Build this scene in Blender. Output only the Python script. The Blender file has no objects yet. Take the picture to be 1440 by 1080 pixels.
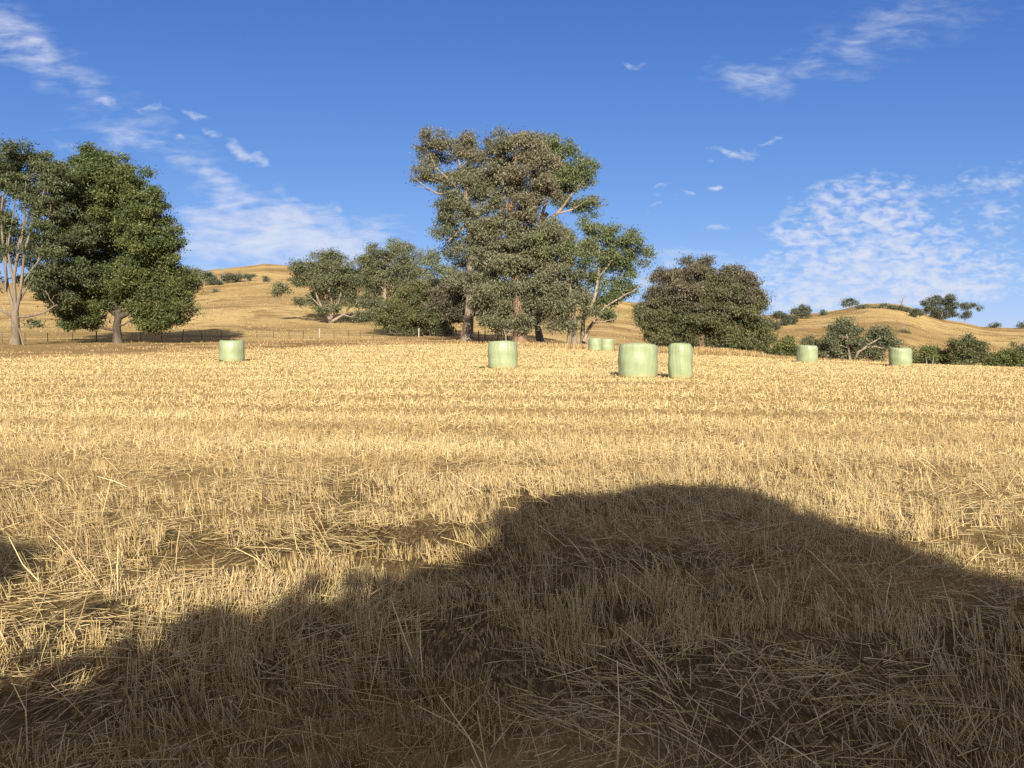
import bpy, math, random, zlib
import numpy as np
R = math.radians
rng = np.random.default_rng(11)
random.seed(5)
sc = bpy.context.scene
COL = sc.collection

# ------------------------------------------------------------------ camera
F = 1082.0                       # focal length in pixels of the 1440 px wide photograph
PITCH = math.atan(70.0 / F)
CAM_Z = 1.6
cam_d = bpy.data.cameras.new("camera")
cam_d.sensor_width = 36.0
cam_d.lens = 36.0 * F / 1440.0
cam_d.clip_start = 0.05
cam_d.clip_end = 20000
cam = bpy.data.objects.new("camera", cam_d)
COL.objects.link(cam)
cam.location = (0, 0, CAM_Z)
cam.rotation_euler = (math.pi / 2 - PITCH, 0, 0)
sc.camera = cam

# ------------------------------------------------------------------ light
SUN_EL = R(27)
SUN_AZ = R(-4)                   # heading the light travels towards, from +Y
LDIR = np.array([math.sin(SUN_AZ) * math.cos(SUN_EL), math.cos(SUN_AZ) * math.cos(SUN_EL), -math.sin(SUN_EL)])
sun_d = bpy.data.lights.new("sun", 'SUN')
sun_d.energy = 5.0
sun_d.angle = R(0.53)
sun_d.color = (1.0, 0.91, 0.71)
sun = bpy.data.objects.new("sun", sun_d)
COL.objects.link(sun)
from mathutils import Vector
sun.rotation_euler = Vector(LDIR.tolist()).to_track_quat('-Z', 'Y').to_euler()
sun.location = (0, -30, 40)
sc.view_settings.view_transform = 'Standard'
sc.view_settings.look = 'None'
sc.view_settings.exposure = 0.80
sc.view_settings.gamma = 1.0
sc.view_settings.use_curve_mapping = False
sc.cycles.use_denoising = False
sc.cycles.max_bounces = 6
sc.cycles.transparent_max_bounces = 4


def ray(px, py):
    u = (px - 720.0) / F
    v = (540.0 - py) / F
    return np.array([u, math.cos(PITCH) + v * math.sin(PITCH), -math.sin(PITCH) + v * math.cos(PITCH)])


def at(px, py, d):
    """The world point seen at photo pixel (px, py) at depth d along +Y."""
    r = ray(px, py)
    return r * (d / r[1]) + np.array([0, 0, CAM_Z])


# ------------------------------------------------------------------ node helper
class NT:
    def __init__(self, tree):
        self.t = tree
        tree.nodes.clear()

    def n(self, kind, ins=None, **props):
        nd = self.t.nodes.new(kind)
        for k, v in props.items():
            setattr(nd, k, v)
        for k, v in (ins or {}).items():
            s = nd.inputs[k]
            if isinstance(v, bpy.types.NodeSocket):
                self.t.links.new(v, s)
            else:
                s.default_value = v
        return nd

    def m(self, op, a, b=0.0, c=0.0, clamp=False):
        nd = self.n('ShaderNodeMath', {0: a, 1: b, 2: c}, operation=op)
        nd.use_clamp = clamp
        return nd.outputs[0]

    def mix(self, f, a, b, blend='MIX'):
        nd = self.n('ShaderNodeMix', {'Factor': f}, data_type='RGBA', blend_type=blend)
        for k, v in ((6, a), (7, b)):
            if isinstance(v, bpy.types.NodeSocket):
                self.t.links.new(v, nd.inputs[k])
            else:
                nd.inputs[k].default_value = (*v[:3], 1.0)
        return nd.outputs[2]

    def smooth(self, x, lo, hi, a=0.0, b=1.0):
        return self.n('ShaderNodeMapRange', {0: x, 1: lo, 2: hi, 3: a, 4: b}, interpolation_type='SMOOTHSTEP').outputs[0]

    def noise(self, vec, scale, detail=4.0, rough=0.55, dist=0.0):
        return self.n('ShaderNodeTexNoise', {'Vector': vec, 'Scale': scale, 'Detail': detail, 'Roughness': rough, 'Distortion': dist})

    def mapping(self, vec, loc=(0, 0, 0), rot=(0, 0, 0), scale=(1, 1, 1), kind='POINT'):
        return self.n('ShaderNodeMapping', {'Vector': vec, 'Location': loc, 'Rotation': rot, 'Scale': scale}, vector_type=kind).outputs[0]


# ------------------------------------------------------------------ sky
world = bpy.data.worlds.new("World")
sc.world = world
world.use_nodes = True
w = NT(world.node_tree)
sky = w.n('ShaderNodeTexSky', sky_type='NISHITA', sun_disc=False, sun_elevation=SUN_EL,
          sun_rotation=math.pi + SUN_AZ, altitude=300.0, air_density=0.55, dust_density=0.0, ozone_density=7.0)
SKY_STR = 0.085
# soft shoulder on the bright horizon, as the phone's exposure gives it
den = w.n('ShaderNodeVectorMath', {0: sky.outputs[0], 1: (0.114, 0.15, 0.19), 2: (1, 1, 1)}, operation='MULTIPLY_ADD').outputs[0]
num = w.n('ShaderNodeVectorMath', {0: sky.outputs[0], 1: (0.97, 1.21, 1.88)}, operation='MULTIPLY').outputs[0]
skyc = w.n('ShaderNodeVectorMath', {0: num, 1: den}, operation='DIVIDE').outputs[0]
tc = w.n('ShaderNodeTexCoord')
sep = w.n('ShaderNodeSeparateXYZ', {0: tc.outputs['Generated']})
yy = w.m('MAXIMUM', sep.outputs[1], 0.06)
U = w.m('DIVIDE', sep.outputs[0], yy)
W_ = w.m('DIVIDE', sep.outputs[2], yy)
uw = w.n('ShaderNodeCombineXYZ', {0: U, 1: W_, 2: 0.0}).outputs[0]


def cloud_bank(px, py, sx, sy, ang):
    """A soft elliptical region of sky (centre and size as seen in the photo, turned into sky directions)."""
    r = ray(px, py)
    v = w.mapping(uw, (r[0] / r[1], r[2] / r[1], 0), (0, 0, R(ang)), (sx / F, sy / F, 1), 'TEXTURE')
    ln = w.n('ShaderNodeVectorMath', {0: v}, operation='LENGTH').outputs['Value']
    return w.m('EXPONENT', w.m('MULTIPLY', w.m('MULTIPLY', ln, ln), -1.0))


def add(vals):
    s = vals[0]
    for v in vals[1:]:
        s = w.m('ADD', s, v)
    return s


def scale(v, k):
    return w.m('MULTIPLY', v, k)


# slow warp so that no bank has a clean outline
wn = w.noise(uw, 6.0, 4.0, 0.6)
wv = w.n('ShaderNodeVectorMath', {0: wn.outputs['Color'], 1: (0.5, 0.5, 0.5)}, operation='SUBTRACT').outputs[0]
wv = w.n('ShaderNodeVectorMath', {0: wv, 'Scale': 0.13}, operation='SCALE').outputs[0]
uw0 = uw
uw = w.n('ShaderNodeVectorMath', {0: uw0, 1: wv}, operation='ADD').outputs[0]
# streaky veil, lower left, and thin wisps
veil = add([scale(cloud_bank(1170, 380, 150, 60, 4), .62), scale(cloud_bank(1360, 405, 170, 44, 0), .75), scale(cloud_bank(930, 390, 110, 50, 0), .4), scale(cloud_bank(1250, 320, 150, 60, 14), .3), scale(cloud_bank(400, 345, 150, 54, -6), 1.4), scale(cloud_bank(310, 275, 90, 34, -28), .5), scale(cloud_bank(470, 325, 90, 30, -16), .95), scale(cloud_bank(300, 320, 90, 34, 0), .5),
            scale(cloud_bank(300, 360, 70, 40, 0), .45), scale(cloud_bank(930, 385, 90, 40, 0), .55), scale(cloud_bank(640, 360, 90, 40, 0), .3),
            scale(cloud_bank(65, 85, 120, 30, -18), .75), scale(cloud_bank(10, 30, 80, 40, -25), .6), scale(cloud_bank(200, 185, 120, 36, -18), .6), scale(cloud_bank(88, 182, 46, 16, -14), .62),
            scale(cloud_bank(1170, 80, 140, 46, 8), .46), scale(cloud_bank(1320, 30, 140, 54, 18), .38), scale(cloud_bank(1050, 95, 90, 18, 0), .55),
            scale(cloud_bank(205, 205, 50, 10, -20), .35), scale(cloud_bank(290, 260, 40, 12, -25), .45)])
vs = w.mapping(uw0, (0, 0, 0), (0, 0, R(-14)), (1.0, 3.6, 1.0))
rip = w.noise(w.mapping(uw0, (0, 0, 0), (0, 0, R(12)), (1.0, 3.0, 1.0)), 30.0, 3.0, 0.5, 0.3).outputs['Fac']
vn = w.noise(vs, 13.0, 7.0, 0.62, 0.6).outputs['Fac']
vn2 = w.m('ADD', scale(vn, 0.62), scale(rip, 0.38))
vd = w.smooth(w.m('ADD', vn2, scale(veil, 0.15)), 0.44, 0.94)
vd = w.m('MULTIPLY', vd, w.smooth(veil, 0.0, 1.0))
# mottled small cloudlets, right
mot = add([scale(cloud_bank(1165, 350, 125, 62, 8), 1.0), scale(cloud_bank(1100, 405, 110, 36, 0), .55), scale(cloud_bank(1300, 400, 160, 40, 0), .80),
           scale(cloud_bank(1230, 285, 130, 34, 6), .55), scale(cloud_bank(1410, 262, 60, 22, 5), .55), scale(cloud_bank(1420, 310, 50, 26, 0), .55),
           scale(cloud_bank(1290, 345, 120, 40, 0), .60), scale(cloud_bank(1380, 390, 130, 40, 0), .65), scale(cloud_bank(1080, 430, 120, 25, 0), .6), scale(cloud_bank(400, 345, 140, 42, -5), .7), scale(cloud_bank(930, 290, 60, 16, 0), .36), scale(cloud_bank(1170, 268, 36, 10, 8), .4)])
ms = w.mapping(uw0, (0, 0, 0), (0, 0, R(10)), (1.0, 2.1, 1.0))
mn1 = w.noise(ms, 50.0, 3.5, 0.58, 0.4).outputs['Fac']
mn2 = w.noise(ms, 17.0, 3.0, 0.55, 0.3).outputs['Fac']
mn = w.m('ADD', scale(mn1, 0.76), scale(mn2, 0.36))
md = w.smooth(w.m('ADD', mn, scale(mot, 0.16)), 0.52, 0.96)
md = w.m('MULTIPLY', md, w.smooth(mot, 0.0, 0.95))
# a few compact fair-weather scraps
cmp_ = add([scale(cloud_bank(1392, 262, 34, 8, 4), .8), scale(cloud_bank(1175, 266, 40, 8, 6), .7), scale(cloud_bank(1270, 273, 46, 6, 0), .7), scale(cloud_bank(925, 281, 24, 5, 0), .7), scale(cloud_bank(1005, 322, 34, 6, 4), .7), scale(cloud_bank(1420, 240, 30, 8, 6), .7), scale(cloud_bank(960, 285, 14, 5, 0), .6), scale(cloud_bank(915, 304, 24, 5, 0), .6), scale(cloud_bank(410, 275, 34, 10, -8), .6), scale(cloud_bank(480, 296, 26, 10, -20), .6), cloud_bank(297, 170, 24, 8, -18), cloud_bank(318, 203, 20, 7, -12), cloud_bank(354, 230, 28, 15, -18), cloud_bank(262, 210, 13, 5, -4), cloud_bank(147, 132, 24, 8, -15),
            cloud_bank(1030, 208, 44, 9, -4), cloud_bank(1092, 195, 30, 6, 2), cloud_bank(1002, 268, 16, 6, 12), scale(cloud_bank(891, 88, 14, 6, 15), .7), scale(cloud_bank(995, 229, 10, 5, 0), .6),
            scale(cloud_bank(222, 168, 30, 12, 10), .7), scale(cloud_bank(322, 272, 22, 5, 0), .6)])
cn = w.noise(ms, 38.0, 5.0, 0.6, 0.2).outputs['Fac']
cd = w.smooth(w.m('ADD', scale(cmp_, 0.50), scale(cn, 1.3)), 0.72, 1.5)
cd = w.m('MULTIPLY', cd, w.smooth(cmp_, 0.02, 0.6))
dens = w.m('MAXIMUM', w.m('MULTIPLY', vd, 0.95), w.m('MAXIMUM', w.m('MULTIPLY', md, 0.95), w.m('MULTIPLY', cd, 0.85)))
hz = w.m('EXPONENT', w.m('MULTIPLY', w.m('MAXIMUM', W_, 0.0), -8.0))       # thin high cloud thickening towards the skyline
dens = w.m('MAXIMUM', dens, w.m('MULTIPLY', hz, 0.30), clamp=True)
CLOUD = (4.7, 5.1, 6.1)
final = w.mix(dens, skyc, CLOUD)
# warm patchy cloud glow added out of view, overhead and behind, to lift shade
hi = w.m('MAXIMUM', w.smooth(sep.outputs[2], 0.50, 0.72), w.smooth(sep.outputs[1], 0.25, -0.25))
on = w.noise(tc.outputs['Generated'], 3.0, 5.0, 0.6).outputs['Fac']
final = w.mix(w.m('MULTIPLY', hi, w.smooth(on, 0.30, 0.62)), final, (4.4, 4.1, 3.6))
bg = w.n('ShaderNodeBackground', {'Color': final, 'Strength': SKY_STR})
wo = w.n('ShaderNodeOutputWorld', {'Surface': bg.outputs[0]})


# ------------------------------------------------------------------ small numeric helpers
def hash2(ix, iy, seed):
    h = (ix.astype(np.int64) * 374761393 + iy.astype(np.int64) * 668265263 + seed * 974711) & 0xFFFFFFFF
    h = ((h ^ (h >> 13)) * 1274126177) & 0xFFFFFFFF
    h = h ^ (h >> 16)
    return (h & 0xFFFFFF) / float(0xFFFFFF)


def vnoise(x, y, seed=0):
    x = np.asarray(x, float)
    y = np.asarray(y, float)
    ix = np.floor(x)
    iy = np.floor(y)
    fx = x - ix
    fy = y - iy
    fx = fx * fx * (3 - 2 * fx)
    fy = fy * fy * (3 - 2 * fy)
    a = hash2(ix, iy, seed)
    b = hash2(ix + 1, iy, seed)
    c = hash2(ix, iy + 1, seed)
    d = hash2(ix + 1, iy + 1, seed)
    return (a * (1 - fx) + b * fx) * (1 - fy) + (c * (1 - fx) + d * fx) * fy


def fbm(x, y, seed=0, o=4):
    s = 0
    a = 0.5
    x = np.asarray(x, float)
    y = np.asarray(y, float)
    for k in range(o):
        c_, s_ = math.cos(0.7 + 1.1 * k), math.sin(0.7 + 1.1 * k)
        s = s + a * vnoise((x * c_ - y * s_) * 2 ** k, (x * s_ + y * c_) * 2 ** k, seed + k * 17)
        a *= 0.5
    return s / (1 - 0.5 ** o)


def sstep(a, b, x):
    t = np.clip((x - a) / (b - a), 0, 1)
    return t * t * (3 - 2 * t)


def softplus(x, k):
    return np.where(x > 20 * k, x, k * np.log1p(np.exp(np.clip(x / k, -30, 20))))


# ------------------------------------------------------------------ the lie of the land
RX = np.array([-900, -300, 0, 180, 260, 300, 340, 375, 400, 450, 500, 560, 640, 700, 780, 850, 900, 1000, 1070, 1110, 1150, 1187, 1205, 1216, 1245, 1262, 1279, 1303, 1324, 1350, 1377, 1440, 1700, 2300], float)
RY = np.array([430, 405, 400, 396, 390, 382, 377, 374, 375.5, 382, 389, 394, 395, 402, 415, 421.5, 427, 439, 443.5, 442, 440, 434.5, 430, 428, 427, 428.5, 433, 444, 450, 453, 459.5, 462, 464, 466], float)
DX = np.array([-900, 300, 560, 700, 860, 1000, 1100, 1250, 1440, 2300], float)
DR = np.array([560, 540, 500, 450, 380, 380, 420, 440, 480, 520], float)
D0 = np.array([92, 95, 112, 108, 98, 108, 122, 125, 125, 125], float)


def H(X, Y):
    X = np.asarray(X, float)
    Y = np.asarray(Y, float)
    ang = np.arctan2(X, Y)
    ca = np.clip(ang, -R(56), R(56))
    px = 720 + F * np.tan(ca)
    r = np.hypot(X, Y)
    d = r * np.cos(ca)
    z = -0.030 * softplus(np.minimum(X, 60.0) - 6.0, 3.0)
    z = z + 0.0145 * softplus(np.minimum(d, 130) - 48, 4.0) * (1 - sstep(-6, 14, X)) * np.where(Y > 0, 1, 0)
    v = np.interp(px, [880, 985, 1090, 1200, 1440], [0, 0.8, 2.8, 3.6, 4.0])
    vs_ = np.interp(px, [880, 985, 1085, 1440], [90, 86, 63, 58])
    z = z - v * sstep(vs_, vs_ + 42, d)
    z = z + (fbm(X / 9.0, Y / 9.0, 3, 3) - 0.5) * 0.10 * np.clip(r / 12, 0.2, 1) * (1 - sstep(90, 220, r)) + (fbm(X / 1.3, Y / 1.3, 9, 3) - 0.5) * 0.05 * (1 - sstep(12, 40, r))
    Rr = np.interp(px, DX, DR)
    d0 = np.interp(px, DX, D0)
    back = 1 - sstep(R(75), R(120), np.abs(ang))
    Hr = CAM_Z + (470 - np.interp(px, RX, RY)) * Rr / F
    s = np.clip((d - d0) / (Rr - d0), 0, 1)
    S = 0.55 * s * s * (3 - 2 * s) + 0.45 * s ** 1.15
    hill = z + (Hr - z) * S
    roll = (fbm(X / 95.0, Y / 70.0, 21, 3) - 0.5) * 8.0 + (fbm(X / 26.0, Y / 26.0, 22, 3) - 0.5) * 2.0
    hill = hill + roll * np.clip(s * 4, 0, 1) * (1 - s) ** 1.2
    crag = (fbm(X / 17.0, Y / 17.0, 31, 4) - 0.5) * 1.2 * sstep(0.12, 0.6, s)
    over = sstep(0, 1, (d - Rr) / (2.2 * Rr))
    hill = np.where(d > Rr, Hr * (1 - over) - 10 * over + 0 * z, hill) + crag
    return np.where(d > d0, z + (hill - z) * back, z)


def gz(x, y):
    return float(H(np.array([x]), np.array([y]))[0])


def ground_at(px, py, near=20.0, far=560.0):
    """First point of the land met by looking along photo pixel (px, py)."""
    r = ray(px, py)
    ds = np.linspace(near, far, 4000)
    P = r[None, :] * (ds / r[1])[:, None] + np.array([0, 0, CAM_Z])
    g = H(P[:, 0], P[:, 1])
    k = np.nonzero(P[:, 2] <= g)[0]
    i = k[0] if len(k) else int(np.argmin(P[:, 2] - g))
    return P[i, 0], P[i, 1], g[i]


# ------------------------------------------------------------------ mesh and object helpers
def mesh_data(name, V, faces, mat, col=None, smooth=False):
    """V (n,3); faces: list of (m,k) index arrays; col: (n,3) per-vertex colour written to attribute 'tint'."""
    me = bpy.data.meshes.new(name)
    V = np.ascontiguousarray(V, dtype=np.float32)
    faces = [np.asarray(f, dtype=np.int32) for f in faces if len(f)]
    nl = sum(f.size for f in faces)
    nf = sum(len(f) for f in faces)
    me.vertices.add(len(V))
    me.vertices.foreach_set('co', V.ravel())
    me.loops.add(nl)
    me.loops.foreach_set('vertex_index', np.concatenate([f.ravel() for f in faces]))
    me.polygons.add(nf)
    sizes = np.concatenate([np.full(len(f), f.shape[1], np.int32) for f in faces])
    starts = np.concatenate([[0], np.cumsum(sizes)[:-1]]).astype(np.int32)
    me.polygons.foreach_set('loop_start', starts)
    me.polygons.foreach_set('loop_total', sizes)
    if smooth:
        me.polygons.foreach_set('use_smooth', np.ones(nf, dtype=bool))
    if col is not None:
        a = me.attributes.new('tint', 'FLOAT_COLOR', 'POINT')
        c = np.ones((len(V), 4), np.float32)
        c[:, :3] = col
        a.data.foreach_set('color', c.ravel())
    me.materials.append(mat)
    me.update(calc_edges=True)
    return me


def obj(name, me, parent=None, loc=(0, 0, 0)):
    o = bpy.data.objects.new(name, me)
    COL.objects.link(o)
    o.location = loc
    if parent:
        o.parent = parent
    return o


def tag(o, label=None, cat=None, group=None, kind=None):
    for k, v in (('label', label), ('category', cat), ('group', group), ('kind', kind)):
        if v:
            o[k] = v
    return o


def thing(name, label, cat, loc, group=None):
    o = bpy.data.objects.new(name, None)
    COL.objects.link(o)
    o.location = loc
    o.empty_display_size = 0.3
    return tag(o, label, cat, group)


def tube(pts, rad, sides=7, cap=True):
    P = np.asarray(pts, float)
    rad = np.asarray(rad, float)
    n = len(P)
    T = np.gradient(P, axis=0)
    T /= np.linalg.norm(T, axis=1)[:, None] + 1e-9
    ref = np.array([1.0, 0, 0]) if abs(T[0, 0]) < 0.8 else np.array([0, 1.0, 0])
    N = np.cross(T, ref)
    N /= np.linalg.norm(N, axis=1)[:, None] + 1e-9
    B = np.cross(T, N)
    a = np.arange(sides) * 2 * math.pi / sides
    V = P[:, None, :] + rad[:, None, None] * (N[:, None, :] * np.cos(a)[None, :, None] + B[:, None, :] * np.sin(a)[None, :, None])
    V = V.reshape(-1, 3)
    i = np.arange(n - 1)[:, None] * sides
    j = np.arange(sides)[None, :]
    j2 = (j + 1) % sides
    Q = np.stack([i + j, i + j2, i + sides + j2, i + sides + j], -1).reshape(-1, 4)
    return V, Q


class MB:
    """Collects shapes for ONE mesh."""
    def __init__(self):
        self.V, self.Q, self.n = [], [], 0

    def add(self, V, Q):
        self.V.append(V)
        self.Q.append(np.asarray(Q) + self.n)
        self.n += len(V)

    def tube(self, pts, rad, sides=7):
        self.add(*tube(pts, rad, sides))

    def data(self, name, mat, smooth=True, origin=(0, 0, 0)):
        V = np.concatenate(self.V) - np.asarray(origin)[None, :]
        return mesh_data(name, V, [np.concatenate(self.Q)], mat, smooth=smooth)


# ------------------------------------------------------------------ materials
def new_mat(name):
    m = bpy.data.materials.new(name)
    m.use_nodes = True
    return m, NT(m.node_tree)


def leaf_material():
    m, t = new_mat('leaf')
    a = t.n('ShaderNodeAttribute', attribute_name='tint')
    p = t.n('ShaderNodeBsdfPrincipled', {'Base Color': a.outputs['Color'], 'Roughness': 0.5, 'Specular IOR Level': 0.35})
    tr = t.n('ShaderNodeBsdfTranslucent', {'Color': t.mix(0.5, a.outputs['Color'], (0.16, 0.17, 0.03))})
    mx = t.n('ShaderNodeMixShader', {0: 0.2, 1: p.outputs[0], 2: tr.outputs[0]})
    t.n('ShaderNodeOutputMaterial', {0: mx.outputs[0]})
    return m


def straw_material():
    m, t = new_mat('straw')
    a = t.n('ShaderNodeAttribute', attribute_name='tint')
    p = t.n('ShaderNodeBsdfPrincipled', {'Base Color': a.outputs['Color'], 'Roughness': 0.42, 'Specular IOR Level': 0.4})
    tr = t.n('ShaderNodeBsdfTranslucent', {'Color': a.outputs['Color']})
    mx = t.n('ShaderNodeMixShader', {0: 0.15, 1: p.outputs[0], 2: tr.outputs[0]})
    t.n('ShaderNodeOutputMaterial', {0: mx.outputs[0]})
    return m


def bark_material(name, pale, dark, streak=0.5):
    m, t = new_mat(name)
    c = t.n('ShaderNodeTexCoord').outputs['Object']
    n1 = t.noise(t.mapping(c, scale=(3.0, 3.0, 0.5)), 1.6, 6.0, 0.65).outputs['Fac']
    n2 = t.noise(c, 0.5, 3.0).outputs['Fac']
    f = t.smooth(t.m('ADD', t.m('MULTIPLY', n1, 0.7), t.m('MULTIPLY', n2, 0.5)), 0.35 + 0.2 * (1 - streak), 0.75)
    b = t.n('ShaderNodeBump', {'Strength': 0.6, 'Distance': 0.06, 'Height': n1})
    p = t.n('ShaderNodeBsdfPrincipled', {'Base Color': t.mix(f, dark, pale), 'Roughness': 0.85, 'Normal': b.outputs[0]})
    t.n('ShaderNodeOutputMaterial', {0: p.outputs[0]})
    return m


def film_material():
    m, t = new_mat('stretch_film')
    c = t.n('ShaderNodeTexCoord').outputs['Object']
    n1 = t.noise(t.mapping(c, scale=(6.0, 6.0, 0.8)), 2.0, 5.0, 0.6, 0.4).outputs['Fac']
    n2 = t.noise(t.mapping(c, scale=(1.0, 1.0, 7.0)), 2.4, 3.0, 0.5, 0.2).outputs['Fac']
    n3 = t.noise(c, 2.2, 4.0, 0.6).outputs['Fac']
    hgt = t.m('ADD', t.m('MULTIPLY', n1, 0.8), t.m('MULTIPLY', n2, 0.7))
    b = t.n('ShaderNodeBump', {'Strength': 0.25, 'Distance': 0.03, 'Height': hgt})
    colr = t.mix(t.smooth(n3, 0.35, 0.7), (0.262, 0.318, 0.182), (0.31, 0.365, 0.225))
    z = t.n('ShaderNodeSeparateXYZ', {0: c}).outputs[2]
    dust = t.m('MULTIPLY', t.smooth(t.m('ADD', z, t.m('MULTIPLY', n1, 0.25)), 0.42, 0.08), 0.55)     # straw dust stuck to the foot of the bale
    colr = t.mix(dust, colr, (0.42, 0.36, 0.17))
    p = t.n('ShaderNodeBsdfPrincipled', {'Base Color': colr, 'Roughness': t.m('ADD', t.m('MULTIPLY', n3, 0.22), 0.22), 'Specular IOR Level': 0.45, 'Normal': b.outputs[0]})
    t.n('ShaderNodeOutputMaterial', {0: p.outputs[0]})
    return m


def plain(name, ca, cb, rough=0.7, metal=0.0, sc_=8.0):
    m, t = new_mat(name)
    c = t.n('ShaderNodeTexCoord').outputs['Object']
    n1 = t.noise(t.mapping(c, scale=(1, 1, 0.3)), sc_, 5.0, 0.6).outputs['Fac']
    p = t.n('ShaderNodeBsdfPrincipled', {'Base Color': t.mix(t.smooth(n1, 0.3, 0.7), ca, cb), 'Roughness': rough, 'Metallic': metal})
    t.n('ShaderNodeOutputMaterial', {0: p.outputs[0]})
    return m


def ground_material():
    """Soil and straw litter in the paddock, cropped dry pasture on the hills; attribute tint = (pasture, worn strip, 0)."""
    m, t = new_mat('dry_ground')
    c = t.n('ShaderNodeTexCoord').outputs['Object']
    a = t.n('ShaderNodeAttribute', attribute_name='tint')
    sp = t.n('ShaderNodeSeparateColor', {0: a.outputs['Color']})
    hill, worn = sp.outputs[0], sp.outputs[1]
    # paddock
    f1 = t.noise(t.mapping(c, rot=(0, 0, 0.5), scale=(60, 9, 10)), 1.0, 4.0, 0.65, 1.5).outputs['Fac']
    f2 = t.noise(t.mapping(c, rot=(0, 0, -0.7), scale=(50, 8, 10)), 1.0, 4.0, 0.65, 1.5).outputs['Fac']
    lit = t.smooth(t.m('MAXIMUM', f1, f2), 0.50, 0.68)
    patch = t.smooth(t.noise(c, 0.9, 4.0, 0.6).outputs['Fac'], 0.38, 0.62)
    soil = t.mix(t.noise(c, 30.0, 4.0, 0.7).outputs['Fac'], (0.036, 0.024, 0.014), (0.105, 0.071, 0.041))
    litter = t.mix(t.noise(c, 45.0, 3.0, 0.6).outputs['Fac'], (0.30, 0.20, 0.085), (0.58, 0.425, 0.20))
    bare = sp.outputs[2]
    cover = t.m('MULTIPLY', lit, t.m('ADD', t.m('MULTIPLY', patch, 0.45), 0.30))
    cover = t.m('ADD', t.m('MULTIPLY', cover, bare), t.m('MULTIPLY', t.m('SUBTRACT', 1.0, bare), t.m('ADD', t.m('MULTIPLY', lit, 0.3), 0.68)))
    padd = t.mix(cover, soil, litter)
    # pasture on the hills: straw gold, rubbed brown along contour tracks, bleached on the knobs
    h1 = t.noise(t.mapping(c, rot=(0, 0, 0.25), scale=(0.012, 0.022, 0.02)), 1.0, 6.0, 0.62, 0.8).outputs['Fac']
    h2 = t.noise(t.mapping(c, rot=(0, 0, -0.15), scale=(0.062, 0.07, 0.08)), 1.0, 5.0, 0.65, 0.6).outputs['Fac']
    h3 = t.noise(c, 0.9, 5.0, 0.7).outputs['Fac']
    past = t.mix(t.smooth(h1, 0.36, 0.64), (0.30, 0.205, 0.095), (0.49, 0.36, 0.175))
    past = t.mix(t.m('MULTIPLY', t.smooth(h2, 0.50, 0.66), 0.8), past, (0.20, 0.13, 0.066))
    past = t.mix(t.m('MULTIPLY', t.smooth(h2, 0.42, 0.25), 0.5), past, (0.55, 0.42, 0.215))
    past = t.mix(t.m('MULTIPLY', t.smooth(h3, 0.50, 0.70), 0.45), past, (0.20, 0.135, 0.06))
    h4 = t.noise(t.mapping(c, scale=(0.16, 0.16, 0.16)), 1.0, 5.0, 0.7, 1.0).outputs['Fac']
    past = t.mix(t.m('MULTIPLY', t.smooth(h4, 0.57, 0.66), 0.75), past, (0.15, 0.105, 0.06))
    colr = t.mix(hill, padd, past)
    colr = t.mix(t.m('MULTIPLY', worn, 0.8), colr, t.mix(h3, (0.16, 0.10, 0.05), (0.29, 0.19, 0.098)))
    hb = t.m('ADD', t.m('MULTIPLY', t.noise(c, 40.0, 4.0, 0.7).outputs['Fac'], 0.02), t.m('MULTIPLY', h3, t.m('MULTIPLY', hill, 0.5)))
    b = t.n('ShaderNodeBump', {'Strength': 0.7, 'Distance': 1.0, 'Height': hb})
    p = t.n('ShaderNodeBsdfPrincipled', {'Base Color': colr, 'Roughness': 1.0, 'Specular IOR Level': 0.0, 'Normal': b.outputs[0]})
    t.n('ShaderNodeOutputMaterial', {0: p.outputs[0]})
    return m


LEAF = leaf_material()
STRAW = straw_material()
FILM = film_material()
GROUND = ground_material()
BARK = {
    'pale': bark_material('pale_bark', (0.37, 0.305, 0.24), (0.19, 0.14, 0.10), 0.9),
    'brown': bark_material('brown_bark', (0.27, 0.17, 0.11), (0.09, 0.06, 0.045)),
    'dark': bark_material('dark_bark', (0.13, 0.095, 0.07), (0.045, 0.035, 0.03)),
    'mixed': bark_material('mixed_bark', (0.30, 0.245, 0.20), (0.13, 0.10, 0.08), 0.75),
    'stem': bark_material('stem_bark', (0.245, 0.195, 0.155), (0.115, 0.088, 0.07), 0.75),
    'dead': bark_material('dead_wood', (0.27, 0.245, 0.22), (0.15, 0.13, 0.115)),
}

# ------------------------------------------------------------------ the land, one sheet
azf = np.radians(np.arange(-44, 44.01, 0.16))
azc = np.radians(np.arange(46, 314.01, 4.0))
az = np.concatenate([azf, azc])
rad = [0.35]
while rad[-1] < 6000:
    q = rad[-1]
    step = 0.022 if q < 90 else (0.012 if q < 620 else 0.06)
    rad.append(q * (1 + step))
rad = np.array(rad)
A, Q = np.meshgrid(az, rad)
GX = (Q * np.sin(A)).ravel()
GY = (Q * np.cos(A)).ravel()
GZ = H(GX, GY)
na, nr = len(az), len(rad)
i = np.arange(nr - 1)[:, None] * na
j = np.arange(na)[None, :]
j2 = (j + 1) % na
quads = np.stack([i + j, i + na + j, i + na + j2, i + j2], -1).reshape(-1, 4)
V = np.stack([GX, GY, GZ], 1)
V = np.vstack([V, [[0, 0, gz(0, 0)]]])
cen = len(V) - 1
tris = np.stack([np.full(na, cen), np.arange(na), (np.arange(na) + 1) % na], -1)


def edge_of_field(X, Y):
    """Depth at which the mown paddock ends, by bearing."""
    px = 720 + F * np.tan(np.clip(np.arctan2(X, Y), -1.0, 1.0))
    return np.interp(px, [0, 165, 330, 500, 650, 760, 900, 985, 1085, 1250, 1440], [49, 55, 66, 78, 84, 80, 74, 73, 72, 70, 72])


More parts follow.
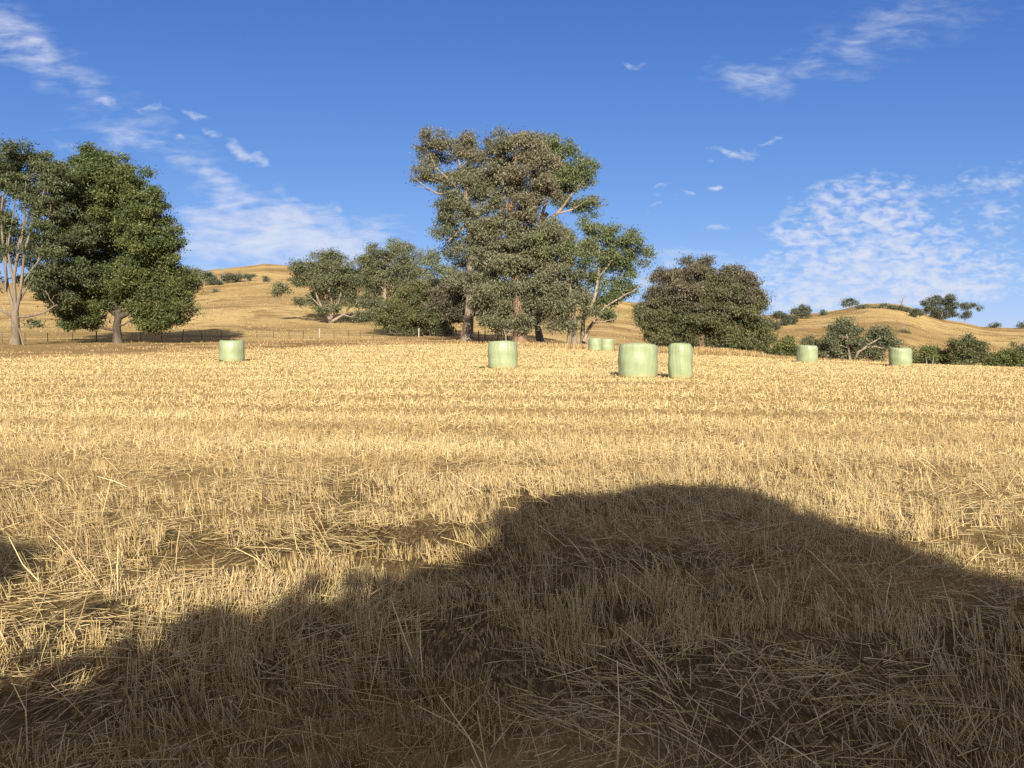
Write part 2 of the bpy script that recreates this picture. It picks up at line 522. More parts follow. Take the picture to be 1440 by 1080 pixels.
def depth_of(X, Y):
    ca = np.clip(np.arctan2(X, Y), -1.0, 1.0)
    return np.hypot(X, Y) * np.cos(ca)


gd = depth_of(GX, GY)
ef = edge_of_field(GX, GY)
wob = (fbm(GX / 14, GY / 6, 40, 3) - 0.5) * 10
hillv = sstep(0, 6, gd - ef + wob)
wornv = hillv * (1 - sstep(8, 34, gd - ef + wob)) * (0.7 + 0.9 * fbm(GX / 8, GY / 3, 44, 3)) * (1 - 0.4 * sstep(0, 20, GX))
gcol = np.zeros((len(V), 3))
gcol[:-1, 0] = hillv
gcol[:-1, 1] = np.clip(wornv, 0, 1)
gcol[:-1, 2] = np.clip((1 - 0.75 * sstep(5, 16, np.hypot(GX, GY))) * (0.22 + 1.15 * fbm(GX / 1.4, GY / 1.0, 46, 3)), 0, 1)
ground = obj('ground', mesh_data('ground', V, [quads, tris], GROUND, gcol, smooth=True))
tag(ground, kind='structure')


# ------------------------------------------------------------------ straw and dry grass
def straws(name, B, D, L, wid, col, prism=True, bend=0.0):
    """Thin stems as one mesh: B base points, D unit directions, L lengths, wid widths."""
    n = len(B)
    rnd = rng.normal(size=(n, 3))
    N1 = np.cross(D, rnd)
    N1 /= np.linalg.norm(N1, axis=1)[:, None] + 1e-9
    N2 = np.cross(D, N1)
    bd = rng.normal(size=(n, 1)) * bend * L[:, None]
    bz = -np.abs(rng.normal(size=(n, 1))) * bend * 0.8 * L[:, None]
    ts = [0.0, 0.5, 1.0]
    rings = []
    for tt in ts:
        c = B + D * (L * tt)[:, None] + N1 * bd * tt * tt
        c[:, 2:3] += bz * tt * tt
        hw = (wid * 0.5 * (1.0 - 0.35 * tt))[:, None]
        if prism:
            for k in range(3):
                a = 2 * math.pi * k / 3
                rings.append(c + hw * (N1 * math.cos(a) + N2 * math.sin(a)))
        else:
            rings.append(c - hw * N1)
            rings.append(c + hw * N1)
    V = np.stack(rings, 1)
    m = V.shape[1]
    base = (np.arange(n) * m)[:, None]
    fs = []
    if prism:
        for s in (0, 3):
            for k in range(3):
                k2 = (k + 1) % 3
                fs.append(base + np.array([s + k, s + k2, s + 3 + k2, s + 3 + k])[None, :])
    else:
        fs.append(base + np.array([0, 1, 3, 2])[None, :])
        fs.append(base + np.array([2, 3, 5, 4])[None, :])
    C = np.repeat(col, m, axis=0)
    return mesh_data(name, V.reshape(-1, 3), [np.concatenate(fs)], STRAW, C)


def unit(tilt, azm):
    return np.stack([np.sin(tilt) * np.sin(azm), np.sin(tilt) * np.cos(azm), np.cos(tilt)], 1)


PALE = np.array([0.75, 0.60, 0.335])
GOLD = np.array([0.55, 0.395, 0.18])
BROWN = np.array([0.30, 0.19, 0.085])
GREYS = np.array([0.42, 0.35, 0.25])


def straw_col(n, light, sig=0.28):
    """Natural spread of stem colours; light (0..1) leans towards bleached stems."""
    u = np.clip(light + rng.normal(0, sig, n), 0, 1)[:, None]
    c = np.where(u < 0.5, BROWN + (GOLD - BROWN) * (u * 2), GOLD + (PALE - GOLD) * (u * 2 - 1))
    g = (rng.random(n) < 0.18)[:, None]
    c = np.where(g, c * 0.5 + GREYS * 0.5, c)
    return c * rng.uniform(0.85, 1.12, (n, 1))


def sample_wedge(n, d0, d1, p, half=0.75):
    """n points over the view wedge between depths d0 and d1, density falling as depth**-p."""
    u = rng.random(n)
    e = 2.0 - p
    d = (d0 ** e + u * (d1 ** e - d0 ** e)) ** (1 / e)
    x = rng.uniform(-half, half, n) * d + rng.uniform(-1.2, 1.2, n)
    return x, d


def swath(x, y):
    """Bands left by mower and rake, running roughly across the view: 0 thin ... 1 thick pale straw."""
    yr = y + 0.06 * x + 1.6 * (fbm(x / 18.0, y / 18.0, 60, 2) - 0.5)
    b = 0.5 + 0.5 * np.sin(yr * 2 * math.pi / 3.1 + 2 * vnoise(yr / 7, yr * 0, 61) * 3)
    f = fbm(x / 5.0, yr / 0.9, 62, 4)
    return np.clip(0.40 * b + 1.0 * (f - 0.5) + 0.30, 0, 1)


# standing stubble in tufts, near
nt = 15500
tx, ty = sample_wedge(nt, 2.0, 17.0, 0.8)
th = fbm(tx / 0.55, ty / 0.55, 70, 3)
keep = (th + 0.12 * swath(tx, ty) > 0.485) & (rng.random(nt) > sstep(9, 17, ty))
tx, ty = tx[keep], ty[keep]
cnt = rng.integers(4, 13, len(tx))
idx = np.repeat(np.arange(len(tx)), cnt)
n = len(idx)
lean_az = rng.normal(-1.0, 0.9, len(tx)) + (fbm(tx / 2, ty / 2, 71, 2) - 0.5) * 6
lean = np.abs(rng.normal(0.28, 0.22, len(tx)))
hh = 0.050 + 0.125 * fbm(tx / 1.2, ty / 1.2, 72, 3) ** 1.2 + rng.normal(0, 0.03, len(tx))
bx = tx[idx] + rng.normal(0, 0.028, n)
by = ty[idx] + rng.normal(0, 0.028, n)
B = np.stack([bx, by, H(bx, by) - 0.01], 1)
L = np.clip(hh[idx] * rng.uniform(0.45, 1.45, n), 0.03, 0.42)
D = unit(np.clip(lean[idx] + rng.normal(0, 0.16, n), 0, 1.4), lean_az[idx] + rng.normal(0, 0.55, n))
sw = swath(bx, by)
s1 = straws('stubble', B, D, L, rng.uniform(0.0034, 0.0072, n), straw_col(n, 0.45 + 0.42 * sw), True, 0.05)
o = obj('stubble', s1)
tag(o, 'pale cut cereal stubble standing in tufts over the near paddock', 'stubble', kind='stuff')

# loose straw lying over it, near
n = 60000
x, y = sample_wedge(n, 2.0, 18.0, 0.75)
wgt = fbm(x / 1.1, y / 0.8, 74, 3)
k = wgt + rng.uniform(-0.16, 0.16, n) > 0.44
k &= rng.random(n) > sstep(9, 18, y)
x, y = x[k], y[k]
n = len(x)
dirn = (fbm(x / 0.9, y / 0.9, 75, 2) - 0.5) * 9 + rng.normal(0, 0.7, n) + 1.2
tilt = np.clip(rng.normal(1.45, 0.13, n), 0.95, 1.62)
B = np.stack([x, y, H(x, y) + np.abs(rng.normal(0.015, 0.02, n)) + 0.03 * wgt[k]], 1)
L = np.clip(rng.gamma(4.0, 0.033, n), 0.04, 0.40)
s2 = straws('loose_straw', B, unit(tilt, dirn), L, rng.uniform(0.0028, 0.0060, n), straw_col(n, 0.45 + 0.42 * swath(x, y)), True, 0.05)
# dry leaf ribbons and long bent stems
n = 2300
x, y = sample_wedge(n, 2.0, 10.0, 0.3)
k = fbm(x / 0.8, y / 0.8, 77, 3) > 0.47
x, y = x[k], y[k]
n = len(x)
B = np.stack([x, y, H(x, y)], 1)
s3 = straws('long_straw', B, unit(np.clip(rng.normal(0.85, 0.35, n), 0.1, 1.5), rng.normal(-0.9, 1.0, n)), rng.uniform(0.16, 0.42, n),
            rng.uniform(0.0035, 0.0065, n), straw_col(n, np.full(n, 0.6)), False, 0.12)
tag(obj('loose_straw', s2), 'loose straw lying tangled between the cut stubble tufts', 'straw', kind='stuff')
tag(obj('bent_straw', s3), 'long bent dry stems and leaf ribbons standing out of the stubble', 'straw', kind='stuff')

# the paddock further out: narrow tufts, coarser with distance
n = 420000
x, y = sample_wedge(n, 6.0, 92.0, 1.4, 0.74)
k = (rng.random(n) < sstep(6, 13, y)) & (y < edge_of_field(x, y) + 1.5 * rng.normal(size=n))
x, y = x[k], y[k]
sw = swath(x, y)
k = rng.random(len(x)) < 0.45 + 0.7 * sw
x, y, sw = x[k], y[k], sw[k]
n = len(x)
B = np.stack([x, y, H(x, y) - 0.01], 1)
wid = 0.0062 + 0.00050 * np.maximum(y - 8, 0) * rng.uniform(0.6, 1.3, n)
L = (0.04 + 0.10 * rng.random(n)) * (0.75 + 0.5 * sw)
flat = rng.random(n) < 0.52
tl = np.where(flat, rng.normal(1.3, 0.15, n), np.abs(rng.normal(0.3, 0.22, n)))
s4 = straws('far_stubble', B, unit(tl, rng.uniform(0, 6.28, n)), np.where(flat, L * 1.6, L), wid, straw_col(n, 0.45 + 0.50 * sw, 0.17), False, 0.08)
tag(obj('far_stubble', s4), 'golden stubble with faint mower bands stretching to the far edge of the paddock', 'stubble', kind='stuff')

# uncut dry grass along the edge of the paddock and over the foot of the hills
n = 60000
px = rng.uniform(-60, 1500, n)
dd = edge_of_field(*(np.tan(np.arctan((px - 720) / F)) * 10, np.full(n, 10.0)))
off = np.abs(rng.normal(0, 1, n)) * np.interp(px, [0, 600, 800, 1000, 1100, 1440], [12, 14, 8, 7, 3, 2.5])
y = dd + off - 0.5
x = (px - 720) / F * y
k = fbm(x / 3.0, y / 2.0, 80, 3) > np.interp(px, [0, 500, 760, 900, 1440], [0.57, 0.55, 0.44, 0.40, 0.42])
x, y, px = x[k], y[k], px[k]
n = len(x)
hgt = np.interp(px, [0, 600, 780, 1000, 1100, 1440], [0.15, 0.2, 0.5, 0.65, 0.5, 0.4]) * rng.uniform(0.5, 1.3, n)
B = np.stack([x, y, H(x, y) - 0.02], 1)
s5 = straws('dry_grass', B, unit(np.abs(rng.normal(0.2, 0.15, n)), rng.uniform(0, 6.28, n)), hgt, rng.uniform(0.02, 0.055, n),
            straw_col(n, np.interp(px, [0, 600, 800], [.1, .15, .25])), False, 0.10)
tag(obj('dry_grass', s5), 'taller uncut brown grass fringing the far edge of the paddock', 'grass', kind='stuff')
n = 70000
x, y = sample_wedge(n, 92.0, 330.0, 1.3, 0.72)
k = (y > edge_of_field(x, y) + 6)
x, y = x[k], y[k]
k = fbm(x / 7.0, y / 4.0, 83, 4) + rng.uniform(-.12, .12, len(x)) > 0.5
x, y = x[k], y[k]
n = len(x)
B = np.stack([x, y, H(x, y) - 0.02], 1)
s6 = straws('hill_grass', B, unit(np.abs(rng.normal(0.25, 0.2, n)), rng.uniform(0, 6.28, n)), rng.uniform(0.10, 0.26, n), 0.0008 * y * rng.uniform(0.5, 1.2, n),
            0.78 * straw_col(n, 0.10 + 0.30 * fbm(x / 30, y / 12, 84, 3)), False, 0.10)
tag(obj('hill_grass', s6), 'short dry pasture grass in tussocks over the slopes', 'grass', kind='stuff')

# ------------------------------------------------------------------ trees
PAL = {   # leaf colours: (base, spread partner)
    'gum': ((0.069, 0.076, 0.052), (0.100, 0.102, 0.069)),
    'shadegum': ((0.035, 0.049, 0.027), (0.064, 0.075, 0.039)),
    'gumgreen': ((0.054, 0.073, 0.037), (0.085, 0.100, 0.052)),
    'gumbrown': ((0.074, 0.072, 0.053), (0.104, 0.098, 0.072)),
    'green': ((0.034, 0.050, 0.021), (0.072, 0.084, 0.032)),
    'darkgum': ((0.052, 0.062, 0.040), (0.082, 0.088, 0.054)),
    'olive': ((0.048, 0.056, 0.029), (0.075, 0.081, 0.040)),
    'olivebrown': ((0.054, 0.052, 0.039), (0.078, 0.073, 0.053)),
    'greenlit': ((0.038, 0.051, 0.020), (0.076, 0.083, 0.032)),
    'olivemid': ((0.050, 0.054, 0.033), (0.075, 0.076, 0.044)),
    'fargum': ((0.040, 0.049, 0.038), (0.060, 0.068, 0.050)),
    'blue': ((0.075, 0.092, 0.075), (0.10, 0.115, 0.09)),
    'shrub': ((0.045, 0.060, 0.024), (0.075, 0.085, 0.032)),
}


def foliage(blobs, leaf_len, leaf_w, lai, clump, droop):
    """blobs: list of (centre, rx, ry(depth), rz, palette). Leaf-sized faces in clumps through each blob."""
    Cs, Ds, Ls, Ws, Ts = [], [], [], [], []
    leaf_len, leaf_w = leaf_len * .76, leaf_w * .70
    for c, rx, ry, rz, pal in blobs:
        area = math.pi * rx * rz
        nleaf = max(30, int(area * lai * 1.12 / (0.25 * leaf_len * leaf_w)))
        ncl = max(3, int(area / (clump * clump * 0.75)))
        # clump centres: most near the outside of the blob
        v = rng.normal(size=(ncl, 3))
        v /= np.linalg.norm(v, axis=1)[:, None]
        rr = np.where(rng.random(ncl) < 0.72, rng.uniform(0.62, 1.10, ncl), rng.uniform(0.15, 0.7, ncl))
        cc = v * rr[:, None]
        csize = clump * rng.uniform(0.55, 1.15, ncl)
        wts = csize ** 2
        pick = rng.choice(ncl, nleaf, p=wts / wts.sum())
        g = rng.normal(size=(nleaf, 3)) * 0.58
        g[:, 2] *= 0.62
        pos = c + cc[pick] * np.array([rx, ry, rz]) + g * csize[pick][:, None]
        a, b = np.array(PAL[pal][0]) * (1.98, 1.92, 1.74), np.array(PAL[pal][1]) * (1.98, 1.92, 1.74)
        ct = np.clip(rng.normal(0.45, 0.28, ncl), 0, 1.3)
        t_ = np.clip(ct[pick] + rng.normal(0, 0.22, nleaf), -0.2, 1.6)[:, None]
        col = (a + (b - a) * t_) * rng.uniform(0.8, 1.2, (nleaf, 1))
        dv = rng.normal(size=(nleaf, 3))
        dv[:, 2] -= droop
        dv /= np.linalg.norm(dv, axis=1)[:, None]
        Cs.append(pos)
        Ds.append(dv)
        Ls.append(leaf_len * rng.uniform(0.6, 1.35, nleaf))
        Ws.append(leaf_w * rng.uniform(0.7, 1.3, nleaf))
        Ts.append(col)
    P, D, L, Wd, T = (np.concatenate(q) for q in (Cs, Ds, Ls, Ws, Ts))
    n = len(P)
    N = np.cross(D, rng.normal(size=(n, 3)))
    N /= np.linalg.norm(N, axis=1)[:, None] + 1e-9
    tip = P + D * L[:, None]
    mid = P + D * (L * 0.45)[:, None]
    V = np.stack([P, mid - N * (Wd * 0.5)[:, None], tip, mid + N * (Wd * 0.5)[:, None]], 1).reshape(-1, 3)
    Fc = (np.arange(n) * 4)[:, None] + np.arange(4)[None, :]
    return V, Fc, np.repeat(T, 4, axis=0)


def wiggle(a, b, n, amt, lift):
    t = np.linspace(0, 1, n)[:, None]
    L = np.linalg.norm(b - a)
    p = a + (b - a) * t
    p[:, 2] += (np.sin(t[:, 0] * math.pi) * lift * L)
    off = rng.normal(size=(n, 3)) * amt * L
    off = np.cumsum(off, 0)
    off -= off[0] + (off[-1] - off[0]) * t
    return p + off


def tree(name, label, cat, base, blobs, bark='pale', trunks=None, r0=0.35, pal='gum', leaf=(0.42, 0.15), lai=3.2, clump=0.85,
         droop=0.9, depth_k=0.9, group=None, twigs=1.0, sparse=(), jit=0.45, fwd=0.0, grow=1.09):
    """base: (x, y) world foot. blobs: (px, py, rx, ry[, palette]) as read off the photo at the tree's own distance.
    trunks: polylines [(px, py, radius_m), ...] at the same distance."""
    global rng
    rng = np.random.default_rng(zlib.crc32(label.encode()))
    d = base[1]
    k = d / F
    foot = np.array([base[0], base[1], gz(*base)])
    t = thing(name, label, cat, tuple(foot), group)
    mb = MB()
    nodes, nrad = [], []
    bl = []
    for b in blobs:
        px, py, rx, ry = b[:4]
        rx, ry = rx * grow, ry * grow
        p = b[4] if len(b) > 4 else pal
        off = rng.uniform(-1, 1) * jit * rx * k if len(b) < 6 else b[5]
        c = at(px, py, d) + np.array([0, off, 0])
        bl.append((c, rx * k, max(rx, ry) * k * depth_k, ry * k, p))
    if trunks is None:
        top = np.mean([b[0] for b in bl], 0)
        trunks_w = [(wiggle(foot - [0, 0, .3], foot * 0.35 + top * 0.65, 8, 0.02, 0.0), np.linspace(r0, r0 * 0.45, 8))]
    else:
        trunks_w = []
        for q, tr in enumerate(trunks):
            pts = [at(px, py, d - (fwd if (i_ or q) else 0)) + np.array([0, (0 if i_ == 0 else rng.normal(0, .2)), 0]) for i_, (px, py, _r) in enumerate(tr)]
            rr = [r_ for _a, _b, r_ in tr]
            if tr[0][1] > 999 or q == 0:
                pts[0][2] = min(pts[0][2], gz(pts[0][0], pts[0][1]) - 0.2)
            tt = np.linspace(0, 1, len(pts))
            ti = np.linspace(0, 1, max(6, 4 * len(pts)))
            P = np.stack([np.interp(ti, tt, [p_[a_] for p_ in pts]) for a_ in range(3)], 1)
            # round the corners a little
            for _ in range(2):
                P[1:-1] = (P[:-2] + 2 * P[1:-1] + P[2:]) / 4
            rrad = np.interp(ti, tt, rr)
            if q == 0:
                rrad[0] *= 1.45
                rrad[1] *= 1.12
            trunks_w.append((P, rrad))
    for P, rr in trunks_w:
        mb.tube(P, rr * rng.uniform(0.95, 1.05, len(rr)), 9)
        for a_, b_ in list(zip(P, rr))[max(1, len(P) // 4):]:
            nodes.append(a_)
            nrad.append(b_)
    order = sorted(range(len(bl)), key=lambda q: np.linalg.norm(bl[q][0] - foot))
    for q in order:
        c, rx, ry, rz, p = bl[q]
        N = np.array(nodes)
        dist = np.linalg.norm(N - c, axis=1)
        cost = dist + 2.2 * np.maximum(N[:, 2] - c[2] + 0.15 * dist, 0)
        s = int(np.argmin(cost))
        pts = wiggle(N[s], c, 8, 0.035, 0.05)
        ra = min(nrad[s] * 0.75, 0.035 + 0.028 * max(rx, rz) + 0.02 * dist[s])
        rr = np.linspace(ra, ra * 0.4, 8)
        mb.tube(pts, rr, 6)
        for a_, b_ in list(zip(pts, rr))[2:]:
            nodes.append(a_)
            nrad.append(b_)
        for _ in range(int(twigs * 9)):
            v = rng.normal(size=3)
            v /= np.linalg.norm(v)
            e = c + v * np.array([rx, ry, rz]) * rng.uniform(0.6, 0.98)
            s0 = pts[rng.integers(3, 8)]
            mb.tube(wiggle(s0, e, 5, 0.05, 0.04), np.linspace(ra * 0.38 + 0.012, 0.012, 5), 4)
    obj('trunk', mb.data('trunk', BARK[bark], True, foot), t)
    V, Fc, T = foliage(bl, leaf[0], leaf[1], lai, clump, droop)
    obj('crown', mesh_data('crown', V - foot[None, :], [Fc], LEAF, T), t)
    return t


def foot_at(px, d):
    return ((px - 720) / F * d, d)


G_MID = 'gum trees at the far edge of the paddock'
# --- left pair
tree('gum_tree', 'open pale stemmed gum at the left edge with several bare upright stems', 'tree', foot_at(22, 82),
     [(-25, 232, 42, 25), (22, 222, 34, 15), (58, 236, 26, 18), (18, 255, 28, 15), (50, 280, 24, 18), (-30, 275, 30, 28), (8, 315, 16, 18), (34, 332, 16, 12),
      (66, 318, 14, 20), (-15, 345, 20, 20), (64, 372, 24, 18), (52, 350, 14, 13), (12, 346, 14, 11), (42, 392, 13, 8), (-10, 395, 14, 12), (46, 456, 9, 4), (85, 250, 22, 18), (75, 290, 18, 18), (95, 320, 22, 24, 'shadegum', 2.5), (88, 380, 20, 20, 'shadegum', 2.5), (70, 415, 16, 12, 'shadegum', 2.5), (30, 268, 22, 14), (0, 300, 14, 12), (76, 345, 18, 16), (20, 358, 9, 6), (60, 402, 14, 9), (30, 392, 8, 5)],
     'stem', [[(23, 492, .5), (23, 455, .4), (22, 438, .36)], [(22, 440, .2), (8, 410, .16), (6, 365, .13), (2, 300, .11), (10, 240, .06)], [(22, 438, .2), (21, 385, .15), (32, 320, .11), (36, 250, .05)],
              [(23, 440, .18), (33, 400, .14), (36, 350, .11), (55, 300, .1), (66, 262, .05)], [(24, 446, .18), (40, 445, .13), (62, 440, .09), (80, 428, .05)], [(21, 447, .16), (8, 438, .12), (-12, 425, .07)],
              [(8, 410, .14), (-10, 370, .1), (-25, 300, .06)], [(26, 425, .13), (46, 385, .1), (58, 340, .08), (74, 292, .04)], [(20, 400, .12), (14, 350, .09), (20, 300, .07), (24, 250, .03)], [(33, 398, .1), (50, 372, .07), (72, 345, .04)], [(22, 382, .1), (26, 340, .08), (44, 290, .05)], [(8, 408, .09), (12, 370, .07), (10, 325, .04)], [(12, 492, .1), (17, 465, .07)], [(35, 492, .1), (27, 462, .07)]], fwd=.7,
     pal='shadegum', lai=2.8, clump=.7, twigs=1.6, group=None)
tree('leafy_tree', 'big dense dark green tree with low skirts beside the left fence', 'tree', foot_at(166, 88),
     [(120, 226, 30, 17), (150, 245, 34, 28), (105, 258, 28, 26), (188, 262, 26, 24), (214, 294, 25, 27), (170, 296, 38, 32), (125, 306, 35, 28), (234, 330, 18, 26), (212, 330, 30, 26, 'green', -1.6),
      (165, 350, 36, 28, 'green', 2.4), (122, 330, 26, 24, 'green', -1.8), (150, 262, 30, 20, 'green', -2.2), (110, 352, 28, 26), (243, 360, 11, 13), (190, 385, 32, 22, 'green'), (242, 402, 26, 22, 'greenlit'), (248, 430, 22, 22, 'greenlit'), (214, 428, 22, 18, 'greenlit'), (98, 394, 26, 22), (82, 412, 22, 18),
      (116, 444, 26, 17), (165, 398, 24, 22, 'greenlit'), (136, 378, 26, 22), (60, 392, 18, 13), (236, 448, 22, 10, 'greenlit'), (206, 450, 12, 6, 'greenlit'), (172, 425, 18, 14, 'greenlit'), (92, 440, 10, 10), (80, 330, 16, 22), (202, 405, 28, 20, 'greenlit'), (226, 450, 30, 11, 'greenlit'), (130, 412, 20, 16), (150, 400, 18, 16), (186, 425, 14, 12, 'greenlit'), (110, 455, 18, 8), (258, 415, 14, 20, 'greenlit'), (225, 365, 24, 24), (180, 330, 30, 26, 'green', 3.0), (140, 325, 30, 26, 'green', 3.0), (140, 275, 30, 24, 'green', 2.0), (232, 452, 24, 9, 'greenlit'), (104, 425, 26, 20), (150, 430, 14, 10)],
     'dark', [[(166, 484, .52), (166, 460, .43), (167, 442, .40)], [(167, 444, .4), (150, 432, .3), (132, 428, .2)], [(167, 446, .4), (185, 436, .3), (208, 434, .18)], [(166, 444, .36), (162, 410, .25), (156, 375, .14)],
               [(166, 442, .3), (184, 405, .2), (200, 375, .1)]],
     pal='green', leaf=(0.36, 0.17), lai=4.4, clump=.9, droop=.5)
# --- mid left
fx, fy, _ = ground_at(466, 454)
tree('gum_tree', 'spreading gum with pale forked trunk standing on the slope beyond the wire fence', 'tree', (fx, fy),
     [(455, 361, 20, 11), (480, 371, 24, 17), (430, 376, 17, 12), (450, 390, 24, 14), (492, 394, 20, 17), (466, 410, 18, 12), (510, 382, 15, 18), (398, 405, 11, 8), (414, 398, 10, 8),
      (420, 421, 8, 7), (460, 430, 16, 11), (440, 408, 11, 10), (502, 424, 8, 7), (413, 376, 9, 7), (498, 444, 10, 7), (520, 370, 12, 10), (468, 388, 28, 16), (446, 424, 13, 9), (486, 416, 17, 13), (520, 396, 14, 14), (432, 392, 12, 10)],
     'mixed', [[(466, 455, .6), (464, 446, .5)], [(464, 449, .34), (453, 434, .26), (446, 418, .18), (438, 392, .1)], [(465, 448, .36), (476, 425, .28), (481, 408, .2), (484, 380, .1)], [(467, 452, .32), (483, 442, .24), (492, 432, .16), (500, 420, .1)], [(464, 450, .26), (468, 430, .2), (462, 405, .12)], [(478, 418, .14), (484, 400, .12), (490, 378, .05)], [(462, 410, .1), (455, 390, .08), (452, 372, .04)], [(482, 442, .15), (494, 446, .1), (500, 442, .06)], [(455, 436, .16), (440, 420, .1), (425, 408, .05)]], fwd=1.2,
     pal='darkgum', leaf=(.6, .24), lai=2.2, clump=1.15, jit=.7)
tree('gum_tree', 'rounded dark gum with white upper trunk rising from shrubby growth beyond the fence', 'tree', foot_at(543, 128),
     [(530, 362, 20, 13), (556, 364, 22, 15), (571, 381, 16, 14), (540, 385, 20, 14), (526, 396, 14, 14), (560, 400, 20, 15), (516, 420, 11, 13), (533, 432, 16, 17), (512, 440, 8, 8)],
     'pale', [[(543, 466, .5), (542, 440, .34), (541, 405, .24), (546, 376, .1)], [(549, 466, .26), (558, 452, .2), (573, 439, .14), (592, 422, .1)], [(541, 410, .2), (528, 390, .1)]], fwd=1.1,
     pal='darkgum', leaf=(.5, .2), lai=3.0, clump=1.1)
tree('shrubby_tree', 'low dark bushy thicket tree under the taller gums behind the fence', 'tree', foot_at(588, 124),
     [(560, 442, 24, 20), (590, 440, 24, 24), (610, 420, 22, 20), (582, 412, 22, 18), (620, 446, 22, 18), (540, 450, 14, 12), (600, 462, 28, 8), (636, 436, 18, 18), (566, 462, 18, 6)],
     'dark', None, .4, 'olive', leaf=(.5, .18), lai=3.6, clump=1.1)
tree('gum_tree', 'thin grey blue gum with wispy top standing farther back behind the thicket', 'tree', foot_at(570, 168),
     [(560, 345, 14, 8), (571, 356, 10, 12), (549, 342, 6, 5), (578, 372, 12, 12), (590, 362, 8, 8), (585, 395, 14, 14)],
     'pale', None, .4, 'blue', leaf=(.6, .22), lai=1.7, clump=1.3)
tree('gum_tree', 'hazy grey gum with broken crown seen between the thicket and the tall gums', 'tree', foot_at(618, 160),
     [(602, 366, 13, 12), (620, 374, 13, 12), (638, 386, 11, 10), (606, 388, 12, 12), (612, 355, 7, 6), (628, 400, 16, 12)],
     'pale', None, .4, 'blue', leaf=(.6, .22), lai=2.0, clump=1.3)
tree('gum_tree', 'olive grey spreading tree with short crooked trunk left of the tallest gum', 'tree', foot_at(653, 100),
     [(640, 411, 22, 15), (662, 405, 22, 14), (682, 416, 18, 14), (625, 424, 15, 14), (656, 428, 22, 12), (690, 434, 15, 9), (612, 410, 13, 11), (640, 440, 14, 8), (608, 432, 10, 9)],
     'brown', [[(652, 484, .6), (654, 462, .45), (658, 446, .38)], [(658, 448, .25), (672, 440, .18), (690, 432, .1)], [(657, 450, .25), (645, 435, .18), (630, 424, .1)]],
     pal='olivebrown', leaf=(.45, .16), lai=2.8, clump=.9)
# --- the central stand
tree('gum_tree', 'tall gum with dark hanging strands and bare limb, left in the central stand', 'tree', foot_at(657, 96),
     [(612, 202, 26, 17, 'gumbrown'), (648, 212, 24, 22, 'gumbrown'), (600, 242, 20, 13), (636, 252, 24, 18), (660, 250, 16, 20), (626, 296, 12, 30, 'darkgum'), (655, 296, 24, 22), (634, 334, 13, 26, 'darkgum'),
      (660, 368, 20, 28), (674, 332, 18, 24), (616, 328, 10, 7), (650, 396, 16, 18), (640, 285, 14, 16), (680, 385, 16, 24), (600, 215, 13, 14, 'gumbrown'), (672, 262, 18, 26), (668, 225, 14, 18, 'gumbrown')],
     'mixed', [[(657, 484, .7), (660, 440, .55), (662, 385, .45), (660, 308, .34), (655, 270, .25), (645, 225, .12)], [(657, 280, .2), (635, 256, .15), (612, 235, .1), (604, 215, .05)],
               [(640, 268, .14), (618, 275, .1), (600, 264, .07), (582, 250, .03)], [(661, 310, .2), (640, 330, .14), (630, 340, .08)], [(604, 268, .05), (590, 262, .035), (583, 262, .02)]], fwd=.8,
     pal='gum', leaf=(.42, .16), lai=2.35, clump=.85)
tree('gum_tree', 'tallest gum with brown top and grey green foliage hanging nearly to its red trunk', 'tree', foot_at(731, 86),
     [(735, 215, 40, 26, 'gumbrown'), (698, 206, 22, 17, 'gum'), (768, 218, 28, 22, 'gumbrown'), (722, 250, 34, 28, 'gumbrown'), (760, 262, 34, 28, 'gumbrown'), (690, 250, 24, 24, 'gum'), (703, 186, 9, 6), (735, 192, 18, 8, 'gumbrown'),
      (745, 298, 28, 22, 'gumbrown'), (700, 290, 20, 22), (714, 330, 34, 32), (690, 330, 24, 28), (758, 335, 24, 24), (700, 380, 42, 36), (742, 380, 36, 38), (720, 428, 42, 34), (690, 420, 30, 28),
      (756, 418, 26, 28), (734, 452, 24, 17), (672, 395, 18, 24), (712, 455, 20, 14), (735, 355, 28, 28), (690, 447, 20, 12)],
     'brown', [[(731, 486, .95), (731, 462, .75), (728, 420, .62), (722, 350, .5), (718, 297, .42), (722, 262, .3), (726, 215, .14)], [(718, 320, .25), (735, 300, .18), (752, 275, .1)], [(719, 300, .22), (700, 270, .15), (690, 240, .08)]],
     pal='gum', leaf=(.40, .16), lai=3.1, clump=.9, grow=.98)
tree('gum_tree', 'greener gum behind the tallest one with a long white limb reaching right', 'tree', foot_at(760, 96),
     [(786, 212, 24, 16, 'gumgreen'), (814, 238, 20, 15, 'gumgreen'), (824, 250, 14, 10, 'gumgreen'), (826, 288, 16, 12, 'gumgreen'), (798, 248, 22, 20, 'gumgreen'), (782, 268, 18, 20, 'gumgreen'), (808, 288, 16, 8, 'gumgreen'), (786, 330, 20, 16), (768, 195, 16, 9, 'gumgreen'), (782, 236, 22, 20, 'gumgreen')],
     'pale', [[(761, 488, .55), (757, 465, .42), (754, 449, .38), (752, 390, .34), (757, 315, .3), (770, 300, .26)], [(757, 318, .24), (785, 300, .19), (800, 278, .15), (816, 260, .09), (826, 246, .04)], [(760, 310, .22), (772, 270, .16), (786, 225, .08)],
              [(785, 300, .12), (806, 294, .09), (826, 282, .05)]], fwd=.8,
     pal='gumgreen', leaf=(.42, .16), lai=2.4, clump=.85)
